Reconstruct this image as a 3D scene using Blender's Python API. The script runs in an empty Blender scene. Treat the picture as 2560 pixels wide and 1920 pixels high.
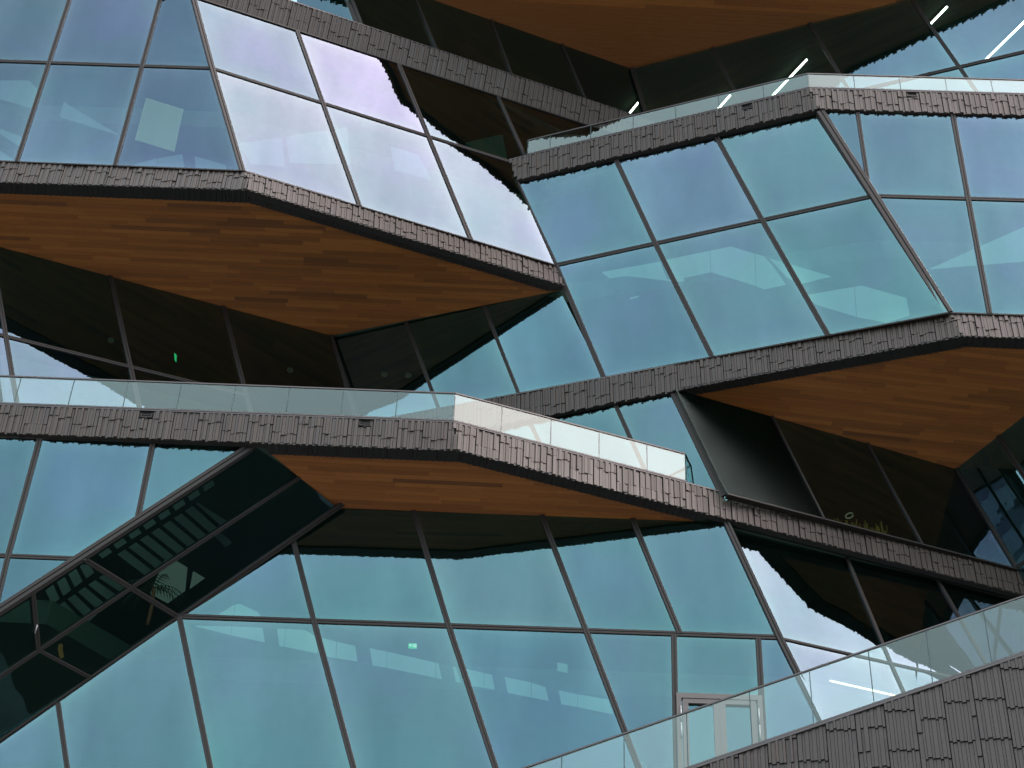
import bpy, bmesh, math, random
from mathutils import Vector, Matrix
from mathutils.geometry import tessellate_polygon
random.seed(11)
scene = bpy.context.scene
COL = scene.collection

# ------------------------------------------------------------------ camera
cam_data = bpy.data.cameras.new('camera'); cam = bpy.data.objects.new('camera', cam_data); COL.objects.link(cam)
cam_data.sensor_width = 36.0; cam_data.lens = 77.34; cam_data.clip_start = 0.5; cam_data.clip_end = 2000.0
CAMR = [[0.9988563,0.0478122,-0.0],[-0.0346566,0.7240199,0.6889079],[0.0329382,-0.6881201,0.7248488]]
cam.matrix_world = Matrix(((CAMR[0][0], -CAMR[0][1], -CAMR[0][2], 0.0),
                           (CAMR[1][0], -CAMR[1][1], -CAMR[1][2], 0.0),
                           (CAMR[2][0], -CAMR[2][1], -CAMR[2][2], 1.6), (0, 0, 0, 1)))
scene.camera = cam

# ------------------------------------------------------------------ sky, sun, exposure
SUN_EL, SUN_AZ = math.radians(51), math.radians(118)      # azimuth clockwise from +Y: behind the viewer, to the right
world = bpy.data.worlds.new('World'); scene.world = world; world.use_nodes = True
wn, wl = world.node_tree.nodes, world.node_tree.links
wn.clear()
w_out = wn.new('ShaderNodeOutputWorld'); w_bg = wn.new('ShaderNodeBackground')
sky = wn.new('ShaderNodeTexSky'); sky.sky_type = 'NISHITA'; sky.sun_disc = False
sky.sun_elevation = SUN_EL; sky.sun_rotation = SUN_AZ; sky.air_density = 1.3; sky.dust_density = 3.0; sky.ozone_density = 2.0
w_co = wn.new('ShaderNodeTexCoord'); w_map = wn.new('ShaderNodeMapping'); w_map.inputs['Scale'].default_value = (1.0, 1.0, 2.2)
w_n = wn.new('ShaderNodeTexNoise'); w_n.inputs['Scale'].default_value = 1.6; w_n.inputs['Detail'].default_value = 5; w_n.inputs['Roughness'].default_value = 0.5
w_r = wn.new('ShaderNodeValToRGB'); w_r.color_ramp.elements[0].position = 0.32; w_r.color_ramp.elements[1].position = 0.66
w_r.color_ramp.elements[0].color = (0.72, 0.72, 0.72, 1); w_r.color_ramp.elements[1].color = (0.97, 0.97, 0.97, 1)
w_mix = wn.new('ShaderNodeMix'); w_mix.data_type = 'RGBA'
wl.new(w_co.outputs['Generated'], w_map.inputs[0]); wl.new(w_map.outputs[0], w_n.inputs['Vector'])
wl.new(w_n.outputs['Fac'], w_r.inputs[0]); wl.new(w_r.outputs[0], w_mix.inputs[0])
wl.new(sky.outputs[0], w_mix.inputs[6]); wl.new(w_mix.outputs[2], w_bg.inputs[0])
# clouds scatter light forwards: brighter towards the veiled sun
gdir = Vector((math.sin(math.radians(134)) * math.cos(math.radians(48)), math.cos(math.radians(134)) * math.cos(math.radians(48)), math.sin(math.radians(48))))
w_dot = wn.new('ShaderNodeVectorMath'); w_dot.operation = 'DOT_PRODUCT'; w_dot.inputs[1].default_value = gdir
w_g = wn.new('ShaderNodeMapRange'); w_g.interpolation_type = 'SMOOTHERSTEP'
w_g.inputs['From Min'].default_value = 0.84; w_g.inputs['From Max'].default_value = 1.0; w_g.inputs['To Min'].default_value = 1.0; w_g.inputs['To Max'].default_value = 2.3
w_mul = wn.new('ShaderNodeVectorMath'); w_mul.operation = 'SCALE'; w_mul.inputs[0].default_value = (5.9, 6.5, 6.95)
wl.new(w_co.outputs['Generated'], w_dot.inputs[0]); wl.new(w_dot.outputs['Value'], w_g.inputs[0])
w_w = wn.new('ShaderNodeMapRange'); w_w.inputs['From Min'].default_value = 1.0; w_w.inputs['From Max'].default_value = 2.3
w_tint = wn.new('ShaderNodeMix'); w_tint.data_type = 'RGBA'; w_tint.inputs[6].default_value = (1, 1, 1, 1); w_tint.inputs[7].default_value = (1.5, 1.06, 0.98, 1)   # sunlit cloud is warmer
w_mul2 = wn.new('ShaderNodeVectorMath'); w_mul2.operation = 'MULTIPLY'
wl.new(w_g.outputs[0], w_w.inputs[0]); wl.new(w_w.outputs[0], w_tint.inputs[0])
wl.new(w_g.outputs[0], w_mul.inputs['Scale']); wl.new(w_mul.outputs[0], w_mul2.inputs[0]); wl.new(w_tint.outputs[2], w_mul2.inputs[1]); wl.new(w_mul2.outputs[0], w_mix.inputs[7])
w_bg.inputs[1].default_value = 0.12
wl.new(w_bg.outputs[0], w_out.inputs[0])

sun_data = bpy.data.lights.new('sun', 'SUN'); sun_data.energy = 0.7; sun_data.angle = math.radians(14); sun_data.color = (1.0, 0.95, 0.88)
sun = bpy.data.objects.new('sun', sun_data); COL.objects.link(sun)
sd = Vector((math.sin(SUN_AZ) * math.cos(SUN_EL), math.cos(SUN_AZ) * math.cos(SUN_EL), math.sin(SUN_EL)))
sun.rotation_euler = sd.to_track_quat('Z', 'Y').to_euler(); sun.location = (20, -20, 90)
vs = scene.view_settings
vs.view_transform = 'Standard'; vs.look = 'None'; vs.gamma = 1.0; vs.use_curve_mapping = False; vs.exposure = 1.4
scene.render.engine = 'CYCLES'
scene.cycles.max_bounces = 14; scene.cycles.transparent_max_bounces = 24; scene.cycles.glossy_bounces = 6

# ------------------------------------------------------------------ the building in metres (x right, y away, z up)
FACETS = {'A':{'n':(-0.0139,-0.9947,-0.1023),'panes':[[(-20.801,39.727,61.468),(-17.532,39.679,61.499),(-17.686,40.129,57.143),(-20.872,40.174,57.131)],[(-17.532,39.679,61.499),(-14.559,39.634,61.527),(-14.743,40.086,57.154),(-17.686,40.129,57.143)],[(-14.559,39.634,61.527),(-11.715,39.592,61.554),(-11.868,40.045,57.164),(-14.743,40.086,57.154)],[(-11.715,39.592,61.554),(-11.118,39.583,61.56),(-9.703,40.014,57.172),(-11.868,40.045,57.164)],[(-20.872,40.174,57.131),(-17.686,40.129,57.143),(-17.841,40.582,52.753),(-20.942,40.624,52.766)],[(-17.686,40.129,57.143),(-14.743,40.086,57.154),(-14.93,40.543,52.741),(-17.841,40.582,52.753)],[(-14.743,40.086,57.154),(-11.868,40.045,57.164),(-12.022,40.504,52.729),(-14.93,40.543,52.741)],[(-11.868,40.045,57.164),(-9.703,40.014,57.172),(-8.267,40.453,52.714),(-12.022,40.504,52.729)]],'bars':[('transom',0.13,(-20.872,40.174,57.131),(-9.703,40.014,57.172)),('mullion',0.15,(-17.532,39.679,61.499),(-17.841,40.582,52.753)),('mullion',0.15,(-14.559,39.634,61.527),(-14.93,40.543,52.741)),('mullion',0.15,(-11.715,39.592,61.554),(-12.022,40.504,52.729)),('sill_trim',0.05,(-20.942,40.624,52.766),(-8.267,40.453,52.714))]},'B':{'n':(0.3069,-0.9518,-0.0001),'panes':[[(-9.703,40.013,57.168),(-6.308,41.108,57.13),(-4.799,41.594,52.728),(-8.271,40.475,52.74)],[(-6.308,41.108,57.13),(-3.003,42.173,57.094),(-1.447,42.675,52.717),(-4.799,41.594,52.728)],[(-3.003,42.173,57.094),(-0.452,42.996,57.065),(1.117,43.502,52.708),(-1.447,42.675,52.717)],[(-10.78,39.665,60.498),(-7.439,40.743,60.433),(-6.308,41.108,57.13),(-9.703,40.013,57.168)],[(-7.439,40.743,60.433),(-4.168,41.797,60.369),(-3.003,42.173,57.094),(-6.308,41.108,57.13)],[(-4.168,41.797,60.369),(-0.913,42.847,60.306),(0.126,43.182,57.426),(-0.452,42.996,57.065),(-3.003,42.173,57.094)],[(-0.913,42.847,60.306),(5.231,44.828,60.186),(6.571,45.26,59.112),(0.342,43.251,56.829)]],'bars':[('transom',0.13,(-9.706,40.012,57.168),(-0.452,42.996,57.065)),('mullion',0.15,(-7.439,40.743,60.433),(-4.799,41.594,52.728)),('mullion',0.15,(-4.168,41.797,60.369),(-1.447,42.675,52.717)),('mullion',0.11,(-0.913,42.847,60.306),(0.295,43.236,56.958)),('head_frame',0.05,(-10.78,39.665,60.498),(3.863,44.387,60.212)),('sill_trim',0.05,(-8.274,40.474,52.74),(1.117,43.502,52.708)),('corner_frame',0.2,(-11.054,39.577,61.529),(-9.706,40.012,57.168)),('corner_frame',0.2,(-9.706,40.012,57.168),(-8.248,40.482,52.715))]},'C':{'n':(-0.3248,-0.9184,-0.226),'panes':[[(-0.153,43.166,56.263),(2.893,42.086,56.274),(4.118,42.514,52.776),(1.167,43.557,52.777)],[(2.893,42.086,56.274),(5.922,41.012,56.285),(7.224,41.415,52.776),(4.118,42.514,52.776)],[(5.922,41.012,56.285),(8.97,39.931,56.296),(10.383,40.298,52.776),(7.224,41.415,52.776)],[(1.128,43.571,52.777),(4.119,42.513,52.776),(5.744,43.022,48.376),(2.677,44.091,48.436)],[(4.119,42.513,52.776),(7.223,41.415,52.776),(8.943,41.906,48.312),(5.744,43.022,48.376)],[(7.223,41.415,52.776),(10.383,40.298,52.776),(12.171,40.78,48.248),(8.943,41.906,48.312)],[(-5.696,46.182,51.976),(-3.369,45.371,51.926),(-2.142,45.772,48.532),(-4.48,46.588,48.578)],[(-3.369,45.371,51.926),(-0.98,44.539,51.875),(0.214,44.951,48.485),(-2.142,45.772,48.532)],[(-0.98,44.539,51.875),(1.315,43.742,51.812),(2.677,44.091,48.436),(0.214,44.951,48.485)]],'bars':[('transom',0.15,(1.167,43.557,52.777),(10.383,40.298,52.776)),('mullion',0.12,(-5.696,46.182,51.976),(-4.48,46.588,48.578)),('mullion',0.12,(-3.369,45.371,51.926),(-2.142,45.772,48.532)),('mullion',0.12,(-0.98,44.539,51.875),(0.214,44.951,48.485)),('mullion',0.17,(1.167,43.557,52.777),(2.677,44.091,48.436)),('mullion',0.17,(2.893,42.086,56.274),(4.113,42.512,52.79)),('mullion',0.17,(4.113,42.512,52.79),(5.744,43.022,48.376)),('mullion',0.17,(5.922,41.012,56.285),(7.238,41.42,52.738)),('mullion',0.17,(7.238,41.42,52.738),(8.943,41.906,48.312)),('head_frame',0.07,(-0.153,43.166,56.263),(8.993,39.923,56.296)),('sill_trim',0.05,(-4.872,46.725,48.586),(12.171,40.78,48.248)),('corner_frame',0.15,(-0.251,43.137,56.523),(1.167,43.557,52.777))]},'C2':{'n':(-0.0228,-0.9899,-0.1398),'panes':[[(8.996,39.835,56.156),(10.114,39.81,56.151),(10.27,40.214,53.267)],[(10.114,39.81,56.151),(13.01,39.743,56.154),(13.157,40.219,52.759),(10.379,40.283,52.757),(10.266,40.223,53.203)],[(13.01,39.743,56.154),(15.952,39.675,56.153),(15.913,40.155,52.761),(13.157,40.219,52.759)],[(10.379,40.283,52.757),(13.157,40.219,52.759),(13.357,40.838,48.343),(12.196,40.864,48.345)],[(13.157,40.219,52.759),(15.913,40.155,52.761),(15.833,40.781,48.339),(13.357,40.838,48.343)],[(15.952,39.675,56.153),(20.489,39.571,56.15),(20.077,40.054,52.798),(15.913,40.155,52.761)],[(15.913,40.155,52.761),(20.075,40.056,52.782),(19.594,40.694,48.347),(15.833,40.781,48.339)]],'bars':[('transom',0.15,(10.379,40.283,52.757),(20.072,40.059,52.766)),('mullion',0.14,(10.115,39.808,56.168),(10.258,40.241,53.073)),('mullion',0.17,(13.008,39.736,56.201),(13.156,40.215,52.789)),('mullion',0.17,(13.156,40.215,52.789),(13.356,40.835,48.362)),('mullion',0.17,(15.952,39.673,56.168),(15.913,40.154,52.773)),('mullion',0.17,(15.913,40.154,52.773),(15.833,40.785,48.314)),('sill_trim',0.05,(12.196,40.864,48.345),(14.32,40.816,48.342)),('corner_frame',0.3,(8.985,39.833,56.173),(10.391,40.283,52.758)),('corner_frame',0.3,(10.391,40.283,52.758),(12.196,40.864,48.345))]},'D':{'n':(0.2848,-0.9546,0.0872),'panes':[[(-16.093,42.925,51.841),(-15.842,43.0,51.841),(-14.574,43.011,47.818),(-14.898,42.913,47.811)],[(-14.898,42.913,47.811),(-14.574,43.011,47.818),(-13.378,43.021,44.021),(-13.732,42.902,43.878)],[(-15.842,43.0,51.841),(-12.332,44.046,51.834),(-11.093,44.056,47.889),(-14.574,43.011,47.818)],[(-14.574,43.011,47.818),(-11.093,44.056,47.889),(-10.273,44.062,45.281),(-13.378,43.021,44.021)],[(-12.332,44.046,51.834),(-8.952,45.054,51.827),(-7.786,45.048,47.956),(-11.093,44.056,47.889)],[(-11.093,44.056,47.889),(-7.786,45.048,47.956),(-7.338,45.046,46.471),(-10.273,44.062,45.281)],[(-8.952,45.054,51.827),(-5.667,46.033,51.82),(-4.456,46.013,47.641),(-7.338,45.046,46.471)]],'bars':[('transom',0.15,(-14.898,42.913,47.811),(-7.786,45.048,47.956)),('mullion',0.15,(-15.842,43.0,51.841),(-13.388,43.021,44.052)),('mullion',0.15,(-12.332,44.046,51.834),(-10.283,44.062,45.312)),('mullion',0.15,(-8.952,45.054,51.827),(-7.348,45.046,46.504)),('corner_frame',0.12,(-5.661,46.033,51.801),(-4.465,46.013,47.674))]},'C3':{'n':(-0.3248,-0.9184,-0.226),'panes':[[(-2.051,45.98,47.557),(0.55,45.07,47.519),(1.814,45.402,44.353),(-0.878,46.25,44.774)],[(0.55,45.07,47.519),(3.009,44.209,47.483),(4.298,44.619,43.964),(1.814,45.402,44.353)],[(3.009,44.209,47.483),(4.771,43.592,47.457),(6.19,44.022,43.669),(4.298,44.619,43.964)]],'bars':[('mullion',0.14,(-2.051,45.98,47.557),(-0.878,46.25,44.774)),('mullion',0.14,(0.55,45.07,47.519),(1.814,45.402,44.353)),('mullion',0.14,(3.009,44.209,47.483),(4.298,44.619,43.964)),('corner_frame',0.3,(4.679,43.624,47.457),(6.027,44.037,43.844)),('head_frame',0.08,(-2.049,45.98,47.553),(4.735,43.605,47.457))]},'N':{'n':(0.3028,-0.9529,0.0175),'panes':[[(4.684,43.441,47.423),(7.57,44.357,47.429),(8.872,44.704,43.766),(6.062,43.81,43.7)],[(7.57,44.357,47.429),(10.474,45.28,47.434),(11.774,45.628,43.835),(8.872,44.704,43.766)],[(10.474,45.28,47.434),(13.228,46.155,47.44),(14.627,46.535,43.903),(11.774,45.628,43.835)]],'bars':[('mullion',0.07,(7.57,44.357,47.429),(8.872,44.704,43.766)),('mullion',0.07,(10.474,45.28,47.434),(11.774,45.628,43.835)),('corner_frame',0.12,(13.228,46.155,47.44),(14.61,46.53,43.946)),('sill_trim',0.06,(6.088,43.818,43.7),(14.664,46.547,43.904))]},'O':{'n':(-0.7686,-0.5252,-0.3652),'panes':[[(13.228,46.155,47.44),(14.202,44.73,47.44),(15.636,45.051,43.96),(14.615,46.546,43.96)],[(14.615,46.546,43.96),(15.636,45.051,43.96),(17.548,45.479,39.32),(16.464,47.066,39.32)],[(16.464,47.066,39.32),(17.548,45.479,39.32),(19.362,45.884,34.92),(18.217,47.559,34.92)],[(14.202,44.73,47.44),(15.457,42.893,47.44),(16.855,43.267,43.96),(15.636,45.051,43.96)],[(15.636,45.051,43.96),(16.855,43.267,43.96),(18.72,43.764,39.32),(17.548,45.479,39.32)],[(17.548,45.479,39.32),(18.72,43.764,39.32),(20.488,44.236,34.92),(19.362,45.884,34.92)]],'bars':[('mullion',0.16,(14.202,44.73,47.44),(19.362,45.884,34.92)),('transom',0.12,(14.615,46.546,43.96),(16.855,43.267,43.96)),('transom',0.12,(16.464,47.066,39.32),(18.72,43.764,39.32)),('mullion',0.16,(15.457,42.893,47.44),(20.488,44.236,34.92))]},'I':{'n':(0.0014,-0.9872,-0.1592),'panes':[[(-14.945,42.21,42.975),(-12.592,42.199,43.063),(-12.79,42.814,39.247),(-15.345,42.807,39.269)],[(-12.592,42.199,43.063),(-9.559,42.201,43.073),(-9.625,42.584,40.7),(-11.118,42.805,39.317),(-12.79,42.814,39.247)],[(-9.559,42.201,43.073),(-7.007,42.197,43.124),(-9.625,42.584,40.7)],[(-12.79,42.814,39.247),(-11.118,42.805,39.317),(-12.833,43.059,37.728)],[(-15.345,42.807,39.269),(-12.79,42.814,39.247),(-12.833,43.059,37.728),(-15.275,43.419,35.473)]],'bars':[('transom',0.14,(-15.345,42.807,39.269),(-10.775,42.806,39.314)),('mullion',0.17,(-12.592,42.199,43.063),(-12.79,42.814,39.247)),('mullion',0.15,(-12.79,42.814,39.247),(-12.817,43.018,37.981)),('mullion',0.17,(-9.559,42.201,43.073),(-9.625,42.584,40.7)),('corner_frame',0.27,(-6.883,42.198,43.114),(-16.025,43.554,34.626)),('head_frame',0.07,(-14.948,42.214,42.949),(-6.801,42.193,43.145))]},'J':{'n':(0.5122,-0.5739,-0.639),'panes':[[(-6.711,42.206,43.169),(-5.649,43.283,43.053),(-9.697,43.846,39.303),(-10.824,42.821,39.32)],[(-5.649,43.283,43.053),(-4.649,44.295,42.945),(-8.513,44.923,39.284),(-9.697,43.846,39.303)],[(-10.824,42.821,39.32),(-9.697,43.846,39.303),(-11.786,44.175,37.332),(-11.966,42.991,38.251)],[(-9.697,43.846,39.303),(-8.513,44.923,39.284),(-10.531,45.25,37.372),(-11.774,44.173,37.344)],[(-11.966,42.991,38.251),(-11.786,44.175,37.332),(-15.165,44.706,34.147),(-16.035,43.602,34.441)],[(-11.774,44.173,37.344),(-10.531,45.25,37.372),(-14.275,45.855,33.828),(-15.165,44.706,34.147)]],'bars':[('transom',0.15,(-10.824,42.821,39.32),(-8.513,44.923,39.284)),('mullion',0.11,(-5.649,43.283,43.053),(-9.697,43.846,39.303)),('mullion',0.11,(-9.697,43.846,39.303),(-15.165,44.706,34.147)),('transom',0.11,(-11.774,44.173,37.344),(-10.531,45.25,37.372)),('mullion',0.13,(-11.966,42.991,38.251),(-11.786,44.175,37.332)),('corner_frame',0.16,(-4.477,44.268,43.108),(-14.275,45.855,33.828)),('head_frame',0.08,(-6.901,42.234,42.991),(-15.22,43.476,35.208))]},'G':{'n':(-0.0198,-0.9945,-0.1025),'panes':[[(-5.769,44.567,41.971),(-4.938,44.825,39.31),(-8.437,44.894,39.314)],[(-4.663,44.432,43.072),(-2.549,44.392,43.05),(-1.369,44.754,39.306),(-4.938,44.825,39.31),(-5.769,44.567,41.971)],[(-2.549,44.392,43.05),(0.991,44.323,43.035),(2.262,44.682,39.302),(-1.369,44.754,39.306)],[(0.991,44.323,43.035),(3.482,44.274,43.024),(4.746,44.633,39.3),(2.262,44.682,39.302)],[(3.482,44.274,43.024),(6.102,44.223,43.013),(7.406,44.58,39.297),(4.746,44.633,39.3)],[(-11.25,45.239,36.512),(-8.437,44.894,39.314),(-6.801,45.431,33.787),(-10.441,45.505,33.782)],[(-11.25,45.239,36.512),(-10.441,45.505,33.782),(-13.995,45.576,33.778)],[(-8.512,44.896,39.314),(-4.938,44.825,39.31),(-3.148,45.358,33.791),(-6.801,45.431,33.787)],[(-4.938,44.825,39.31),(-1.369,44.754,39.306),(0.479,45.285,33.796),(-3.148,45.358,33.791)],[(-1.369,44.754,39.306),(2.262,44.682,39.302),(4.138,45.212,33.8),(0.479,45.285,33.796)],[(2.262,44.682,39.302),(4.582,44.641,39.256),(4.612,45.202,33.804),(4.138,45.212,33.8)],[(4.582,44.641,39.256),(6.804,44.601,39.21),(6.817,44.782,37.449),(4.586,44.831,37.405)],[(6.804,44.601,39.21),(7.413,44.582,39.279),(9.475,45.105,33.806),(6.868,45.157,33.806)],[(4.586,44.831,37.405),(5.722,44.806,37.428),(5.721,45.179,33.815),(4.612,45.202,33.804)],[(5.722,44.806,37.428),(6.817,44.782,37.449),(6.868,45.157,33.806),(5.721,45.179,33.815)]],'bars':[('transom',0.17,(-8.583,44.899,39.301),(7.382,44.58,39.297)),('mullion',0.16,(-5.769,44.567,41.971),(-4.947,44.822,39.339)),('mullion',0.17,(-4.947,44.822,39.339),(-3.148,45.358,33.791)),('mullion',0.16,(-2.549,44.392,43.05),(-1.362,44.756,39.286)),('mullion',0.17,(-1.362,44.756,39.286),(0.479,45.285,33.796)),('mullion',0.16,(0.991,44.323,43.035),(2.264,44.682,39.298)),('mullion',0.17,(2.264,44.682,39.298),(4.138,45.212,33.8)),('mullion',0.17,(3.482,44.274,43.024),(4.745,44.633,39.3)),('mullion',0.17,(-8.509,44.897,39.304),(-6.801,45.431,33.787)),('mullion',0.15,(-11.246,45.241,36.499),(-10.441,45.505,33.782)),('mullion',0.17,(4.582,44.641,39.256),(4.612,45.202,33.804)),('mullion',0.17,(6.805,44.598,39.235),(6.868,45.157,33.806)),('corner_frame',0.2,(6.059,44.223,43.021),(7.371,44.582,39.284)),('corner_frame',0.2,(7.371,44.582,39.284),(9.475,45.105,33.806))]},'M':{'n':(0.2658,-0.9608,0.0785),'panes':[[(6.19,44.595,43.374),(9.518,45.508,43.282),(10.437,45.437,39.303),(7.439,44.605,39.273)],[(9.518,45.508,43.282),(12.181,46.238,43.208),(13.513,46.291,39.333),(10.437,45.437,39.303)],[(12.181,46.238,43.208),(14.529,46.883,43.144),(15.642,46.881,39.353),(13.513,46.291,39.333)],[(7.439,44.605,39.273),(10.438,45.437,39.303),(11.702,45.387,34.405),(9.055,44.657,34.432)],[(10.438,45.437,39.303),(13.51,46.29,39.333),(15.186,46.348,34.37),(11.702,45.387,34.405)]],'bars':[('transom',0.09,(7.414,44.599,39.273),(15.642,46.881,39.353)),('mullion',0.1,(9.518,45.508,43.282),(10.437,45.437,39.303)),('mullion',0.1,(10.438,45.437,39.303),(11.702,45.387,34.405)),('mullion',0.1,(12.181,46.238,43.208),(13.513,46.291,39.333)),('head_frame',0.06,(6.183,44.585,43.274),(15.274,47.079,43.021))]},'K':{'n':(0.332,-0.9407,-0.0698),'panes':[[(-6.962,41.09,65.04),(-4.011,42.132,65.04),(-2.983,42.695,62.331),(-5.435,41.832,62.3)],[(-4.011,42.132,65.04),(-1.32,43.082,65.04),(-0.449,43.588,62.363),(-2.983,42.695,62.331)],[(-1.32,43.082,65.04),(1.159,43.957,65.04),(2.086,44.48,62.394),(-0.449,43.588,62.363)],[(1.159,43.957,65.04),(3.662,44.84,65.04),(4.265,45.247,62.422),(2.086,44.48,62.394)]],'bars':[('mullion',0.07,(-4.011,42.132,65.04),(-2.983,42.695,62.331)),('mullion',0.07,(-1.32,43.082,65.04),(-0.449,43.588,62.363)),('mullion',0.07,(1.159,43.957,65.04),(2.086,44.48,62.394)),('corner_frame',0.14,(3.662,44.84,65.04),(4.265,45.247,62.422))]},'A2':{'n':(-0.0139,-0.9947,-0.1023),'panes':[[(-10.504,41.441,65.676),(-6.708,41.388,65.675),(-5.604,41.713,62.369),(-5.382,41.807,61.421),(-8.976,41.816,61.822)]],'bars':[('corner_frame',0.3,(-6.748,41.389,65.673),(-5.53,41.738,62.112)),('mullion',0.12,(-8.106,41.416,65.596),(-8.06,41.757,62.274))]},'L':{'n':(-0.3329,-0.9222,-0.1967),'panes':[[(3.656,44.767,64.937),(6.364,43.776,65.001),(8.223,44.325,59.282),(4.845,45.476,59.602)],[(6.364,43.776,65.001),(9.573,42.601,65.077),(11.64,43.16,58.958),(8.223,44.325,59.282)],[(9.573,42.601,65.077),(12.834,41.408,65.154),(14.165,41.693,61.563),(10.757,42.922,61.567)],[(10.757,42.922,61.567),(14.165,41.693,61.563),(15.258,41.927,58.615),(11.64,43.16,58.958)],[(12.834,41.408,65.154),(16.219,40.169,65.234),(17.81,40.378,61.558),(14.165,41.693,61.563)],[(16.219,40.169,65.234),(19.451,38.986,65.311),(20.913,39.259,61.554),(17.81,40.378,61.558)],[(14.165,41.693,61.563),(17.81,40.378,61.558),(19.246,40.568,58.238),(15.258,41.927,58.615)],[(17.81,40.378,61.558),(20.913,39.259,61.554),(22.316,39.522,57.947),(19.246,40.568,58.238)]],'bars':[('mullion',0.13,(6.364,43.776,65.001),(8.223,44.325,59.282)),('mullion',0.13,(9.573,42.601,65.077),(11.64,43.16,58.958)),('mullion',0.13,(12.834,41.408,65.154),(15.258,41.927,58.615)),('mullion',0.13,(16.219,40.169,65.234),(19.246,40.568,58.238)),('mullion',0.13,(19.451,38.986,65.311),(22.316,39.522,57.947)),('transom',0.14,(10.758,42.922,61.567),(20.913,39.259,61.554)),('corner_frame',0.14,(3.656,44.767,64.937),(4.845,45.476,59.602))]}}
FASCIAS = {'F3a':{'c':[(-16.853,40.574,52.76),(-8.195,40.499,52.76),(-7.945,40.398,51.8),(-16.645,40.585,51.8)],'inner':[(-16.716,41.024,51.84),(-7.975,40.91,51.84)]},'F3b':{'c':[(-8.195,40.499,52.76),(1.144,43.577,52.76),(1.424,43.501,51.8),(-7.945,40.398,51.8)],'inner':[(-7.975,40.91,51.84),(0.99,43.788,51.84)]},'F4a1':{'c':[(-15.137,41.993,43.96),(-1.538,41.811,43.96),(-1.327,41.874,43.0),(-14.938,42.067,43.0)],'inner':None},'F4b':{'c':[(-1.538,41.811,43.96),(14.773,46.654,43.96),(14.899,46.633,43.0),(-1.327,41.874,43.0)],'inner':None},'F5a':{'c':[(-4.849,46.517,48.36),(12.247,40.89,48.36),(12.489,40.841,47.4),(-4.529,46.616,47.4)],'inner':None},'F5b':{'c':[(12.247,40.89,48.36),(18.142,40.738,48.36),(18.186,40.713,47.4),(12.489,40.841,47.4)],'inner':None},'F1':{'c':[(-12.136,38.878,61.56),(5.122,44.78,61.56),(5.129,45.093,60.6),(-11.776,39.387,60.6)],'inner':None},'F2a':{'c':[(-0.429,43.02,57.16),(8.693,39.714,57.16),(8.936,39.72,56.2),(-0.157,43.021,56.2)],'inner':None},'F2b':{'c':[(8.693,39.714,57.16),(19.433,39.476,57.16),(19.388,39.508,56.2),(8.936,39.72,56.2)],'inner':None}}
TOP_FASCIAS = [[(-8.0,40.5,65.96),(-3.1,38.7,65.96),(-3.1,38.7,65.0),(-8.0,40.5,65.0)],[(-3.1,38.7,65.96),(-1.5,37.7,65.96),(-1.5,37.7,65.0),(-3.1,38.7,65.0)],[(-1.5,37.7,65.96),(4.9,36.9,65.96),(4.9,36.9,65.0),(-1.5,37.7,65.0)],[(4.9,36.9,65.96),(9.2,38.9,65.96),(9.2,38.9,65.0),(4.9,36.9,65.0)],[(9.2,38.9,65.96),(20.2,38.9,65.96),(20.2,38.9,65.0),(9.2,38.9,65.0)]]
STRIPS = {'F3a':[(-16.652,40.601,51.82),(-7.948,40.414,51.82),(-7.971,40.894,51.82),(-16.709,41.008,51.82)],'F3b':[(-7.948,40.414,51.82),(1.425,43.518,51.82),(0.989,43.77,51.82),(-7.971,40.894,51.82)],'F4a':[(-6.614,41.964,43.02),(-1.327,41.894,43.02),(-1.276,42.334,43.02),(-6.406,42.377,43.02)],'F4b':[(-1.327,41.894,43.02),(5.873,44.009,43.02),(5.186,44.186,43.02),(-1.276,42.334,43.02)],'F5a':[(4.822,43.42,47.42),(12.494,40.858,47.42),(12.688,41.255,47.42),(5.242,43.615,47.42)],'F5b':[(12.494,40.858,47.42),(18.194,40.731,47.42),(18.298,41.165,47.42),(12.688,41.255,47.42)]}
SOFFITS = {'S3':[(-16.716,41.024,51.84),(-7.975,40.91,51.84),(0.99,43.788,51.84),(1.255,43.771,51.84),(-5.665,46.052,51.84),(-16.948,42.67,51.84)],'S4':[(-6.409,42.397,43.04),(-1.277,42.354,43.04),(5.188,44.208,43.04),(5.151,44.275,43.04),(-4.66,44.413,43.04)],'S2':[(5.244,43.634,47.44),(12.693,41.273,47.44),(16.407,41.215,47.44),(17.297,40.2,47.44),(13.228,46.155,47.44)],'S6':[(-8.0,40.5,65.04),(-3.1,38.7,65.04),(-1.5,37.7,65.04),(4.9,36.9,65.04),(9.2,38.9,65.04),(20.2,38.9,65.04),(3.662,44.84,65.04),(-8.0,40.733,65.04)]}
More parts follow.
